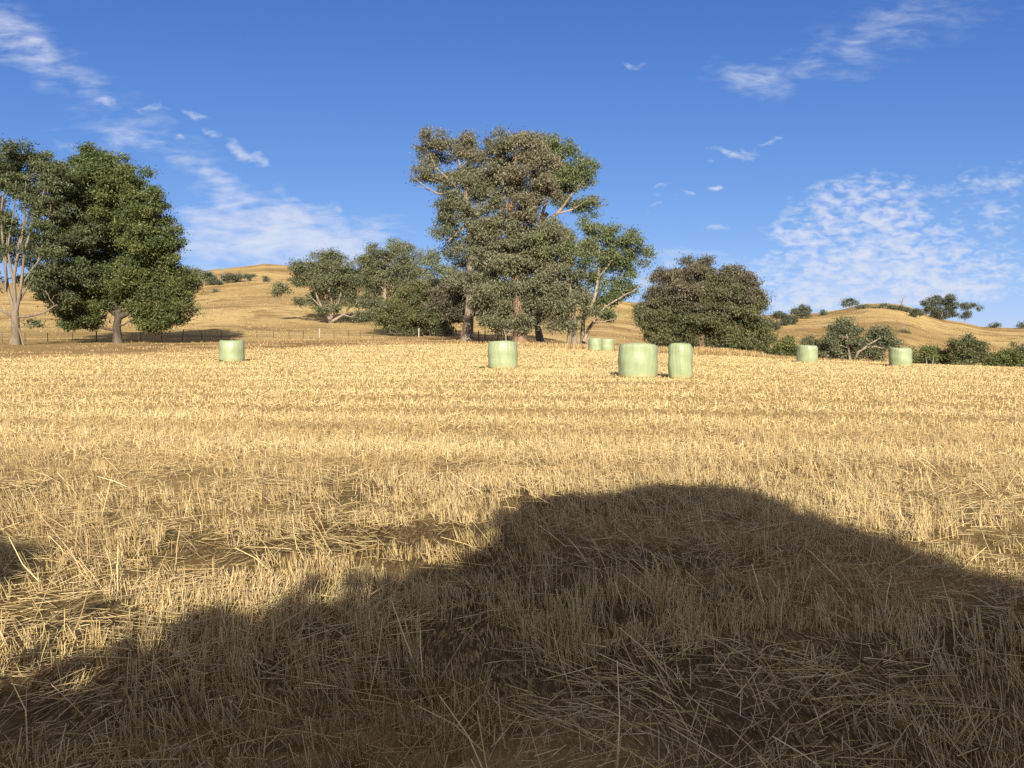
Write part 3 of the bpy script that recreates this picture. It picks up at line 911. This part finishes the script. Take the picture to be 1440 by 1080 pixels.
tree('gum_tree', 'grey green gum on twin thin trunks hanging low just right of the tallest', 'tree', foot_at(806, 84),
     [(790, 332, 24, 22), (779, 368, 26, 28), (802, 396, 26, 28), (780, 428, 26, 22), (798, 452, 22, 14), (824, 420, 18, 20), (815, 352, 20, 22, 'gumgreen'), (775, 400, 20, 22), (786, 455, 18, 10), (762, 345, 14, 18, 'gumgreen')],
     'mixed', [[(807, 490, .34), (808, 456, .28), (804, 420, .22), (796, 380, .16), (790, 335, .08)], [(798, 490, .2), (801, 462, .16), (798, 430, .1)], [(790, 470, .06), (776, 452, .04), (768, 446, .02)]],
     pal='gum', leaf=(.4, .15), lai=3.0, clump=.85, grow=1.0)
tree('gum_tree', 'open green gum with white forked trunk and dead twigs on the right of the stand', 'tree', foot_at(821, 88),
     [(848, 328, 22, 15), (878, 346, 28, 18), (898, 360, 17, 12), (856, 362, 22, 20), (868, 402, 17, 16), (886, 404, 13, 10), (838, 392, 14, 20), (850, 440, 20, 9), (832, 350, 16, 18), (872, 372, 18, 14), (826, 315, 12, 9), (835, 425, 14, 14), (884, 384, 12, 9), (855, 420, 14, 10)],
     'pale', [[(820, 488, .32), (819, 465, .26), (821, 442, .2), (833, 425, .14)], [(821, 480, .22), (828, 462, .2), (838, 448, .15)], [(820, 450, .2), (836, 420, .17), (842, 385, .14), (843, 336, .07)], [(838, 450, .14), (850, 432, .11), (870, 420, .1), (893, 408, .06), (912, 392, .02)],
              [(842, 390, .12), (862, 365, .09), (882, 348, .05)], [(870, 421, .07), (882, 412, .05), (905, 408, .02)], [(836, 455, .09), (850, 452, .06), (866, 448, .03)]], fwd=1.0,
     pal='gumgreen', leaf=(.4, .15), lai=2.2, clump=.8)
# --- the big round bush tree
tree('round_tree', 'broad round olive tree with brownish top spreading to the ground right of the bales', 'tree', foot_at(985, 82),
     [(985, 380, 30, 15, 'olivebrown'), (950, 392, 28, 16, 'olivebrown'), (1020, 392, 26, 16, 'olivebrown'), (1050, 408, 18, 15, 'olivebrown'), (925, 410, 20, 16, 'olivebrown'), (960, 415, 32, 22, 'olivebrown'), (1000, 412, 32, 22, 'olivemid'),
      (920, 436, 22, 20, 'olivemid'), (950, 445, 28, 22), (985, 445, 30, 22), (1020, 440, 28, 22, 'olivemid'), (1048, 442, 24, 20), (912, 455, 13, 14), (930, 465, 22, 16), (960, 468, 26, 16), (992, 472, 26, 14), (1024, 468, 26, 18), (1055, 465, 22, 20),
      (1070, 480, 14, 14), (1040, 484, 28, 12), (1010, 486, 22, 10), (925, 478, 16, 8), (950, 480, 16, 7), (975, 428, 30, 18, 'olivemid'), (1005, 426, 28, 16, 'olivemid'), (940, 428, 24, 16, 'olivemid'), (1035, 424, 24, 16, 'olivebrown'), (985, 405, 28, 16, 'olivebrown'), (1066, 490, 20, 8), (1040, 400, 18, 14, 'olivebrown'), (1062, 425, 10, 12, 'olivebrown')],
     'brown', [[(984, 500, .6), (984, 485, .5), (986, 465, .45)], [(986, 468, .3), (1005, 445, .22), (1020, 420, .1)], [(985, 470, .3), (965, 440, .22), (955, 405, .1)], [(986, 466, .3), (988, 430, .2), (986, 390, .08)]],
     pal='olive', leaf=(.36, .13), lai=3.7, clump=.75, droop=1.3)
# --- the hollow on the right
tree('gum_tree', 'low wide gum with a bleached arching branch between the two right bales', 'tree', foot_at(1199, 84),
     [(1180, 462, 18, 11), (1204, 466, 15, 11), (1240, 470, 17, 13), (1165, 482, 20, 9), (1194, 484, 22, 12), (1234, 486, 16, 9), (1250, 480, 10, 9), (1160, 497, 22, 7), (1190, 500, 18, 6), (1228, 500, 16, 5), (1195, 453, 10, 5), (1140, 480, 12, 8), (1216, 478, 22, 13), (1180, 474, 22, 13), (1206, 490, 20, 11), (1172, 492, 18, 9)],
     'pale', [[(1198, 516, .2), (1204, 497, .16), (1214, 489, .13), (1228, 487, .1), (1243, 490, .05)], [(1206, 496, .11), (1222, 484, .09), (1234, 478, .07), (1244, 470, .04)], [(1196, 512, .12), (1194, 490, .1), (1190, 470, .06)], [(1194, 490, .07), (1180, 484, .05), (1170, 486, .03)]], fwd=1.3,
     pal='darkgum', leaf=(.36, .13), lai=2.9, clump=.7)
for lab, bp, dd, bl, pl in (
    ('small rounded green shrub between the round tree and its nearest right bale', 1106, 78, [(1105, 486, 13, 10), (1116, 495, 14, 8), (1098, 497, 9, 8), (1108, 504, 16, 6)], 'shrub'),
    ('dark shrub peeping out at the right of the tilted bale', 1294, 82, [(1290, 501, 14, 9), (1300, 509, 18, 7), (1305, 496, 10, 6)], 'shrub'),
    ('low spreading green shrub between the tilted bale and the upright small tree', 1325, 86, [(1318, 499, 13, 7), (1332, 503, 12, 8), (1328, 510, 16, 7)], 'shrub'),
    ('small upright bushy tree in the hollow right of the tilted bale', 1358, 84, [(1350, 486, 11, 9), (1365, 481, 9, 9), (1375, 490, 11, 8), (1340, 484, 7, 6), (1356, 500, 20, 9), (1381, 500, 10, 8), (1360, 475, 5, 4), (1350, 511, 18, 8)], 'olive'),
    ('dark shrub at the right edge, lower of the pair beyond the paddock', 1412, 80, [(1412, 500, 16, 9), (1400, 509, 14, 8), (1424, 510, 14, 8)], 'shrub'),
    ('tall dark shrub touching the right edge of the view beyond the paddock', 1442, 86, [(1436, 492, 14, 9), (1452, 495, 15, 11), (1440, 507, 16, 9), (1466, 505, 18, 12)], 'darkgum'),
):
    tree('shrub' if 'shrub' in lab else 'bushy_tree', lab, 'shrub' if 'shrub' in lab else 'tree', foot_at(bp, dd), bl, 'dark', None, .16, pl, leaf=(.34, .14), lai=3.4, clump=.6, droop=.3, twigs=.6)


def far_tree(label, px, py, blobs, pal='fargum', name='hill_tree', group=None, r0=.3, lai=2.8, d=None):
    x, y, _ = ground_at(px, py, 125.0)
    s = y / 450.0
    tree(name, label, 'tree' if 'tree' in name else 'bush', (x, y), blobs, 'mixed', None, r0, pal, leaf=(1.0 * s, .5 * s), lai=lai, clump=1.9 * s, droop=.3, twigs=.4, group=group)


# --- right hill
far_tree('bushy tree lowest on the left shoulder of the right hill, next to the round tree', 1085, 466, [(1083, 456, 8, 7), (1090, 460, 6, 5)])
far_tree('dark spreading tree second up the left shoulder of the right hill', 1101, 458, [(1100, 446, 9, 8), (1093, 441, 6, 5), (1106, 452, 6, 5)])
far_tree('small dark tree wedged between larger ones on the left shoulder of the right hill', 1114, 456, [(1113, 449, 6, 6), (1117, 453, 5, 3)])
far_tree('tallest tree on the left shoulder of the right hill, against the sky', 1128, 448, [(1128, 434, 10, 6.5), (1121, 440, 8, 6), (1134, 440, 6, 5)])
far_tree('tiny lone bush on the skyline between the left shoulder and the right hilltop', 1155, 444, [(1155, 438.5, 3.6, 3.2), (1159, 440.5, 2.4, 2)], name='hill_bush', r0=.12)
far_tree('lone neat tree on the skyline left of the right hilltop', 1194, 434, [(1189.5, 428.5, 4, 2.8), (1195, 425, 6, 4), (1201, 428, 3.4, 2.8)])
far_tree('small dark bush right of the dead tree on the right hilltop', 1287, 447, [(1287, 440.5, 6.5, 5), (1281, 444, 4, 2.6), (1293, 442, 4, 4)], name='hill_bush', r0=.15)
far_tree('slim tree at the left end of the clump right of the hilltop', 1303, 446, [(1302, 427, 4.5, 6), (1306, 434, 4, 5)])
far_tree('broad heavy tree in the middle of the clump right of the hilltop', 1322, 450, [(1316, 424, 10, 7), (1330, 420, 9, 5), (1337, 430, 10, 8), (1320, 436, 14, 8), (1341, 438, 7, 7), (1328, 443, 12, 5)])
far_tree('wind bent tree with flat top leaning right at the end of the hilltop clump', 1356, 452, [(1360, 431, 8, 5.5), (1370, 430, 6, 3.6), (1357, 441, 6, 6), (1376, 434, 4, 2.2)], lai=2.4)
far_tree('tiny rounded bush on the low skyline far right', 1398, 461, [(1398, 457.5, 5, 2.6), (1394, 459, 3, 2)], name='hill_bush', r0=.12)
far_tree('small bush on the skyline at the right edge', 1437, 462, [(1436, 457.5, 3.4, 3.6), (1440, 459, 4, 2.6)], name='hill_bush', r0=.12)
far_tree('flat grey bush on the open slope below the right hilltop', 1273, 468, [(1268, 466.5, 6, 2), (1277, 466.5, 5, 2.2)], 'olivebrown', name='hill_bush', r0=.1)
far_tree('low dark scrub just under the crest left of the dead tree', 1256, 435, [(1244, 431, 8, 2.2), (1254, 433, 9, 2.8), (1264, 434.5, 8, 3), (1274, 437, 7, 2.6)], name='hill_bush', r0=.1)
far_tree('low dark scrub on the crest right of the lone neat tree', 1214, 434, [(1210, 431.5, 6, 1.8), (1219, 431, 6, 1.6), (1226, 435, 6, 2)], name='hill_bush', r0=.1)
# --- left hill
far_tree('grey tree at the left end of the row along the left hillside spur', 268, 405, [(269, 390, 8, 9), (276, 387, 7, 7), (262, 400, 6, 5)], 'blue')
far_tree('grey rounded tree second in the row along the left hillside spur', 287, 402, [(287, 387, 9, 8), (295, 391, 8, 7), (280, 397, 6, 5)], 'blue')
far_tree('low bush in the middle of the row along the left hillside spur', 303, 401, [(301, 395.5, 7, 4.5), (309, 396, 6, 4)], 'fargum', name='hill_bush')
far_tree('wide dark bush just right of the dead tree on the left hill', 324, 398, [(318, 391, 7, 5), (327, 389, 6, 5), (332, 392, 6, 4)], 'fargum', name='hill_bush')
far_tree('flat topped dark bush at the right end of the row on the left hill', 347, 396, [(343, 390, 7, 4), (352, 389.5, 6, 3.6)], 'fargum', name='hill_bush')
far_tree('tiny dark bush alone below the top of the left hill', 373, 396, [(371, 392.5, 4, 2.6), (376, 393.5, 3, 2)], 'fargum', name='hill_bush', r0=.12)
far_tree('small dark tussock bush on the open face of the left hill', 302, 411, [(302, 409.5, 3.5, 1.6), (305, 410, 2.5, 1.3)], 'fargum', name='hill_bush', r0=.1)


def dead_tree(label, px, py, limbs):
    x, y, z = ground_at(px, py, 125.0)
    t = thing('dead_tree', label, 'tree', (x, y, z))
    mb = MB()
    for tr in limbs:
        pts = [at(a, b, y) for a, b, _c in tr]
        pts[0][2] -= 0.8 if tr is limbs[0] else 0
        mb.tube(pts, [c for _a, _b, c in tr], 6)
    obj('trunk', mb.data('trunk', BARK['dead'], True, (x, y, z)), t)


dead_tree('bare dead tree standing pale on top of the right hill', 1267, 432, [[(1267, 433, .4), (1268, 426, .32), (1270, 421, .22), (1274, 414, .1)], [(1268, 426, .2), (1265, 423, .15), (1263, 424, .08)], [(1270, 421, .15), (1268, 416, .08)], [(1271, 419, .12), (1276, 417, .06)]])
dead_tree('bare dead tree among the bushes on the left hill', 313, 396, [[(313, 397, .35), (313, 386, .28), (312, 378, .12)], [(313, 386, .18), (317, 380, .1), (319, 375, .05)], [(313, 384, .16), (309, 379, .1), (307, 375, .05)]])
dead_tree('dead grey sapling in the middle of the right hillside', 1271, 466, [[(1271, 467, .22), (1270, 460, .16), (1272, 452, .06)], [(1270, 460, .1), (1273, 456, .05)]])


def snag(label, px, d, limbs):
    x, y = foot_at(px, d)
    z = gz(x, y)
    t = thing('dead_branch', label, 'branch', (x, y, z))
    mb = MB()
    for q, tr in enumerate(limbs):
        pts = [at(a, b, y) for a, b, _c in tr]
        if q == 0:
            pts[0][2] = z - 0.1
        mb.tube(pts, [c for _a, _b, c in tr], 6)
    obj('limb', mb.data('limb', BARK['dead'], True, (x, y, z)), t)


snag('pale forked dead branch sticking up beside the dark shrub right of the tilted bale', 1304, 76, [[(1304, 518, .06), (1303, 510, .05), (1302, 502, .03)], [(1309, 518, .06), (1312, 508, .05), (1313, 500, .02)]])
snag('pale forked dead branch standing in front of the tallest red trunk', 712, 84, [[(712, 486, .1), (711, 472, .08), (708, 462, .03)], [(711, 474, .06), (717, 466, .05), (722, 463, .02)]])

# ------------------------------------------------------------------ wrapped bales
def bale(label, px, d, dia, hgt, seed, lean=0.0, squash=1.0):
    g = np.random.default_rng(seed)
    x, y = foot_at(px, d)
    z = gz(x, y)
    nseg, prof = 72, []
    r = dia / 2
    for t_ in np.linspace(0, 1, 5)[:-1]:
        prof.append((r * t_ * 0.86, 0.0))
    for a in np.linspace(-90, 0, 7):
        prof.append((r - 0.10 + 0.10 * math.cos(R(a)) - 0.025, 0.10 + 0.10 * math.sin(R(a))))
    for t_ in np.linspace(0.08, 0.92, 16):
        zz = 0.10 + (hgt - 0.24) * t_
        prof.append((r - 0.025 + 0.03 * math.sin(math.pi * t_) ** 0.6, zz))
    for a in np.linspace(0, 90, 8):
        prof.append((r - 0.14 + 0.14 * math.cos(R(a)) - 0.025, hgt - 0.14 + 0.14 * math.sin(R(a))))
    for t_ in np.linspace(0.78, 0.0, 7):
        prof.append((r * t_, hgt - 0.004 - 0.03 * (1 - t_)))
    prof = np.array(prof)
    th = np.arange(nseg) * 2 * math.pi / nseg
    n = len(prof)
    RR = np.repeat(prof[:, 0][:, None], nseg, 1)
    ZZ = np.repeat(prof[:, 1][:, None], nseg, 1)
    ph = g.uniform(0, 6.28, 8)
    edge = np.clip(RR / r, 0, 1)
    bump = 0.018 * np.sin(2 * th + ph[0]) + 0.012 * np.sin(3 * th + ph[1] + ZZ * 1.5) + 0.007 * np.sin(7 * th + ph[2] + ZZ * 2)
    fold = 0.011 * np.abs(np.sin(11 * th + ph[3] + 0.8 * np.sin(ZZ * 4 + ph[4]))) ** 3 + 0.006 * np.abs(np.sin(23 * th + ph[5] + ZZ)) ** 4
    wv_ = 0.010 * np.sin(ZZ * 9 + ph[6] + 1.5 * np.sin(th + ph[7]))
    RR = RR + edge ** 3 * (bump - fold * (0.4 + 1.2 * (ZZ / hgt)) + wv_)
    ZZ = ZZ + edge * 0.022 * np.sin(2 * th + ph[2]) * (ZZ / hgt) - 0.012 * np.abs(np.sin(9 * th + ph[1])) * edge ** 2 * (ZZ > hgt - .1)
    X = RR * np.cos(th) * squash + lean * ZZ
    Y = RR * np.sin(th) + 0.02 * ZZ
    V = np.stack([X, Y, ZZ], -1).reshape(-1, 3)
    i_ = np.arange(n - 1)[:, None] * nseg
    j_ = np.arange(nseg)[None, :]
    Qd = np.stack([i_ + j_, i_ + (j_ + 1) % nseg, i_ + nseg + (j_ + 1) % nseg, i_ + nseg + j_], -1).reshape(-1, 4)
    o = obj('silage_bale', mesh_data('silage_bale', V, [Qd], FILM, smooth=True), None, (x, y, z - 0.02))
    tag(o, label, 'bale', 'green wrapped bales standing in the paddock')
    # straw crowding the foot
    return o


BALES = [
    ('lone pale green wrapped bale at far left in front of the fence', 326, 45, 1.45, 1.27, 1, 0.0),
    ('squarish green wrapped bale in front of the central tall gums', 707, 36, 1.36, 1.29, 2, 0.0),
    ('widest green wrapped bale, plump with rounded shoulders, beside the narrow one', 897, 29.4, 1.50, 1.30, 3, 0.0),
    ('narrow tall green wrapped bale beside the widest one', 957, 28.8, 0.92, 1.34, 4, 0.0),
    ('small distant bale under the right gum, left of a touching pair', 837, 76, 1.40, 1.25, 5, 0.0),
    ('distant bale half hidden behind another under the right gum', 853, 78, 1.45, 1.25, 6, 0.0),
    ('green wrapped bale right of the round tree at the paddock crest', 1135, 57, 1.50, 1.27, 7, 0.0),
    ('slightly tilted green wrapped bale farthest right on the paddock crest', 1267, 54, 1.46, 1.33, 8, -0.06),
]
for lab, px, d, dia, hh_, sd, ln in BALES:
    bale(lab, px, d, dia, hh_, sd, ln)

def scrap(label, px, d, w_, l_, seed):
    """A torn piece of the same wrap, crumpled on the stubble."""
    g = np.random.default_rng(seed)
    x, y = foot_at(px, d)
    n = 14
    uu, vv = np.meshgrid(np.linspace(-1, 1, n), np.linspace(-1, 1, n))
    hh = 0.05 + 0.11 * vnoise(uu * 2.3 + seed, vv * 2.3, 90) + 0.05 * vnoise(uu * 6, vv * 6, 91)
    edge = 1 - 0.25 * vnoise(uu * 3, vv * 3, seed)
    V = np.stack([uu * w_ * edge, vv * l_ * edge, hh], -1).reshape(-1, 3)
    V2 = V - [0, 0, 0.004]
    i_ = (np.arange(n - 1)[:, None] * n + np.arange(n - 1)[None, :]).ravel()
    Qa = np.stack([i_, i_ + 1, i_ + n + 1, i_ + n], -1)
    o = obj('film_scrap', mesh_data('film_scrap', np.vstack([V, V2]), [np.vstack([Qa, Qa[:, ::-1] + n * n])], FILM, smooth=True), None, (x, y, gz(x, y)))
    o.rotation_euler = (0, 0, float(g.uniform(0, 3)))
    tag(o, label, 'plastic scrap')


scrap('torn scrap of green wrap on the stubble left of the squarish central bale', 674, 34.6, .30, .22, 3)
scrap('torn scrap of green wrap lying against the foot of the far left bale', 307, 44.4, .26, .2, 5)

# ------------------------------------------------------------------ wire fence at the back of the paddock
DARKMETAL = plain('weathered_steel', (0.035, 0.028, 0.024), (0.085, 0.06, 0.045), .6)
GREYWOOD = plain('weathered_wood', (0.10, 0.08, 0.06), (0.20, 0.165, 0.13), .9)
WHITEPOST = plain('whitewashed_wood', (0.30, 0.28, 0.24), (0.45, 0.43, 0.38), .8)
WIRE = plain('fence_wire', (0.10, 0.09, 0.08), (0.17, 0.15, 0.14), .45, .5)


def fence(label, pts, steel=True):
    """pts: (px, depth, kind) for each post, left to right."""
    p0 = pts[0]
    x0, y0 = foot_at(p0[0], p0[1])
    org = np.array([x0, y0, gz(x0, y0)])
    t = thing('wire_fence', label, 'fence', tuple(org))
    tops = []
    for px, d, kind in pts:
        x, y = foot_at(px, d)
        z = gz(x, y)
        lean = rng.normal(0, 0.03, 2)
        if kind == 'l':
            lean = np.array([0.16, 0.0])
        mb = MB()
        hgt = {'s': 1.15, 'w': 1.35, 't': 1.3, 'l': 1.4}[kind]
        a = np.array([x, y, z - 0.15])
        b = np.array([x + lean[0] * hgt, y + lean[1] * hgt, z + hgt])
        m = a + (b - a) * 0.5
        if kind == 's':
            mb.tube([a, m, b], [.042, .042, .042], 5)
            mat = DARKMETAL
        else:
            rr = .10 if kind == 'w' else .075
            mb.tube([a, m, b, b + [0, 0, .015]], [rr * 1.05, rr, rr * .96, rr * .3], 8)
            mat = WHITEPOST if kind == 'w' else GREYWOOD
        po = obj('post', mb.data('post', mat, kind != 's', org), t)
        if kind == 'w':
            po['label'] = 'thick pale wooden post'
        elif kind == 'l':
            po['label'] = 'leaning timber post'
        tops.append((a + np.array([0, 0, .15]), b))
    for hfr in (0.28, 0.52, 0.74, 0.94):
        mb = MB()
        line = []
        for k_ in range(len(tops) - 1):
            a = tops[k_][0] + (tops[k_][1] - tops[k_][0]) * hfr
            b = tops[k_ + 1][0] + (tops[k_ + 1][1] - tops[k_ + 1][0]) * hfr
            line.append(a)
            line.append((a + b) / 2 - [0, 0, .012])
        line.append(b)
        mb.tube(np.array(line), np.full(len(line), .010), 4)
        obj('wire', mb.data('wire', WIRE, True, org), t)
    return t


fpx = [-60, -28, 4, 36, 68, 102, 137, 168, 199, 228, 257, 284, 312, 337, 362, 385, 407, 427, 450, 470, 490, 507, 525, 542, 558, 573, 589, 604, 618, 631]
kinds = {257: 'l', 450: 'w', 589: 'w', 4: 't', 137: 't'}
fence('long post and wire fence across the back of the paddock by the left trees',
      [(p, float(np.interp(p, [-60, 60, 340, 450, 640], [86, 92, 106, 113, 122])), kinds.get(p, 's')) for p in fpx])
fence('short dark rail and wire fence between the crooked trunk and the tallest red trunk',
      [(p, 104, 't') for p in (655, 664, 673, 682, 700, 714)])

# ------------------------------------------------------------------ the tree behind the viewer that shades the foreground
SHADE = [  # outline of its shadow on the near ground (photo pixels)
    [(60, 1085), (215, 988), (395, 926), (575, 864), (668, 822), (738, 788), (744, 746), (764, 712), (850, 710), (900, 700), (950, 689), (1010, 693), (1070, 712), (1130, 742), (1210, 766), (1300, 800), (1380, 832), (1470, 862),
     (1700, 930), (1750, 1085), (1900, 1500), (-400, 1500), (-250, 1150)],
    [(-90, 760), (-20, 772), (6, 788), (0, 804), (-30, 825), (-120, 840)],
]


def inside(poly, x, y):
    c = np.zeros(len(x), bool)
    n_ = len(poly)
    for a in range(n_):
        x1, y1 = poly[a]
        x2, y2 = poly[(a + 1) % n_]
        cond = ((y1 > y) != (y2 > y)) & (x < (x2 - x1) * (y - y1) / (y2 - y1 + 1e-12) + x1)
        c ^= cond
    return c


def shade_tree():
    foot = np.array([2.2, -7.5, gz(2.2, -7.5)])
    t = thing('shade_tree', 'spreading tree behind the viewer whose shadow darkens the near stubble', 'tree', tuple(foot))
    P = []
    for poly, want in zip(SHADE, (42000, 900)):
        g = []
        for px, py in poly:
            r = ray(px, py)
            s = -CAM_Z / r[2]
            g.append((r[0] * s, max(r[1] * s, 0.6)))
        xs, ys = [q[0] for q in g], [q[1] for q in g]
        n_ = want * 3
        x = rng.uniform(min(xs), max(xs), n_)
        y = rng.uniform(min(ys), max(ys), n_)
        k_ = inside(g, x, y)
        x, y = x[k_][:want], y[k_][:want]
        soft = np.where(rng.random(len(x)) < .35, .16, np.interp(x, [-2.5, -0.9, 0.0, 1.5, 6], [.42, .38, .17, .14, .2]))
        if want < 2000:
            soft = soft * 0 + .10
        x, y = x + rng.normal(0, 1, len(x)) * soft, y + rng.normal(0, 1, len(x)) * soft
        # follow the sunlight back up to where the crown stands
        ty_ = -5.6 + rng.normal(0, 1.0, len(x)) - 0.25 * (x - 2) ** 2 / 10 
        ty_ = np.minimum(ty_, -3.4)
        s = (y - ty_) / LDIR[1]
        P.append(np.stack([x, y, np.zeros(len(x))], 1) - LDIR[None, :] * s[:, None])
    P = np.concatenate(P)
    n_ = len(P)
    D = rng.normal(size=(n_, 3))
    D[:, 2] -= .6
    D /= np.linalg.norm(D, axis=1)[:, None]
    N = np.cross(D, rng.normal(size=(n_, 3)))
    N /= np.linalg.norm(N, axis=1)[:, None]
    L = rng.uniform(.16, .34, n_)[:, None]
    Wd = rng.uniform(.10, .2, n_)[:, None]
    V = np.stack([P - D * L * .5, P - N * Wd * .5, P + D * L * .5, P + N * Wd * .5], 1).reshape(-1, 3)
    Fc = (np.arange(n_) * 4)[:, None] + np.arange(4)[None, :]
    a, b = np.array(PAL['green'][0]), np.array(PAL['green'][1])
    T = np.repeat(a + (b - a) * rng.random((n_, 1)), 4, 0)
    obj('crown', mesh_data('crown', V - foot[None, :], [Fc], LEAF, T), t)
    mb = MB()
    top = foot + np.array([0, 0.6, 2.2])
    mb.tube(wiggle(foot - [0, 0, .3], top, 7, .02, 0), np.linspace(.42, .3, 7), 9)
    for c in P[rng.choice(n_, 26, replace=False)]:
        pts = wiggle(top + rng.normal(0, .05, 3), c, 8, .03, .06)
        mb.tube(pts, np.linspace(.12, .025, 8), 6)
    obj('trunk', mb.data('trunk', BARK['brown'], True, foot), t)


shade_tree()
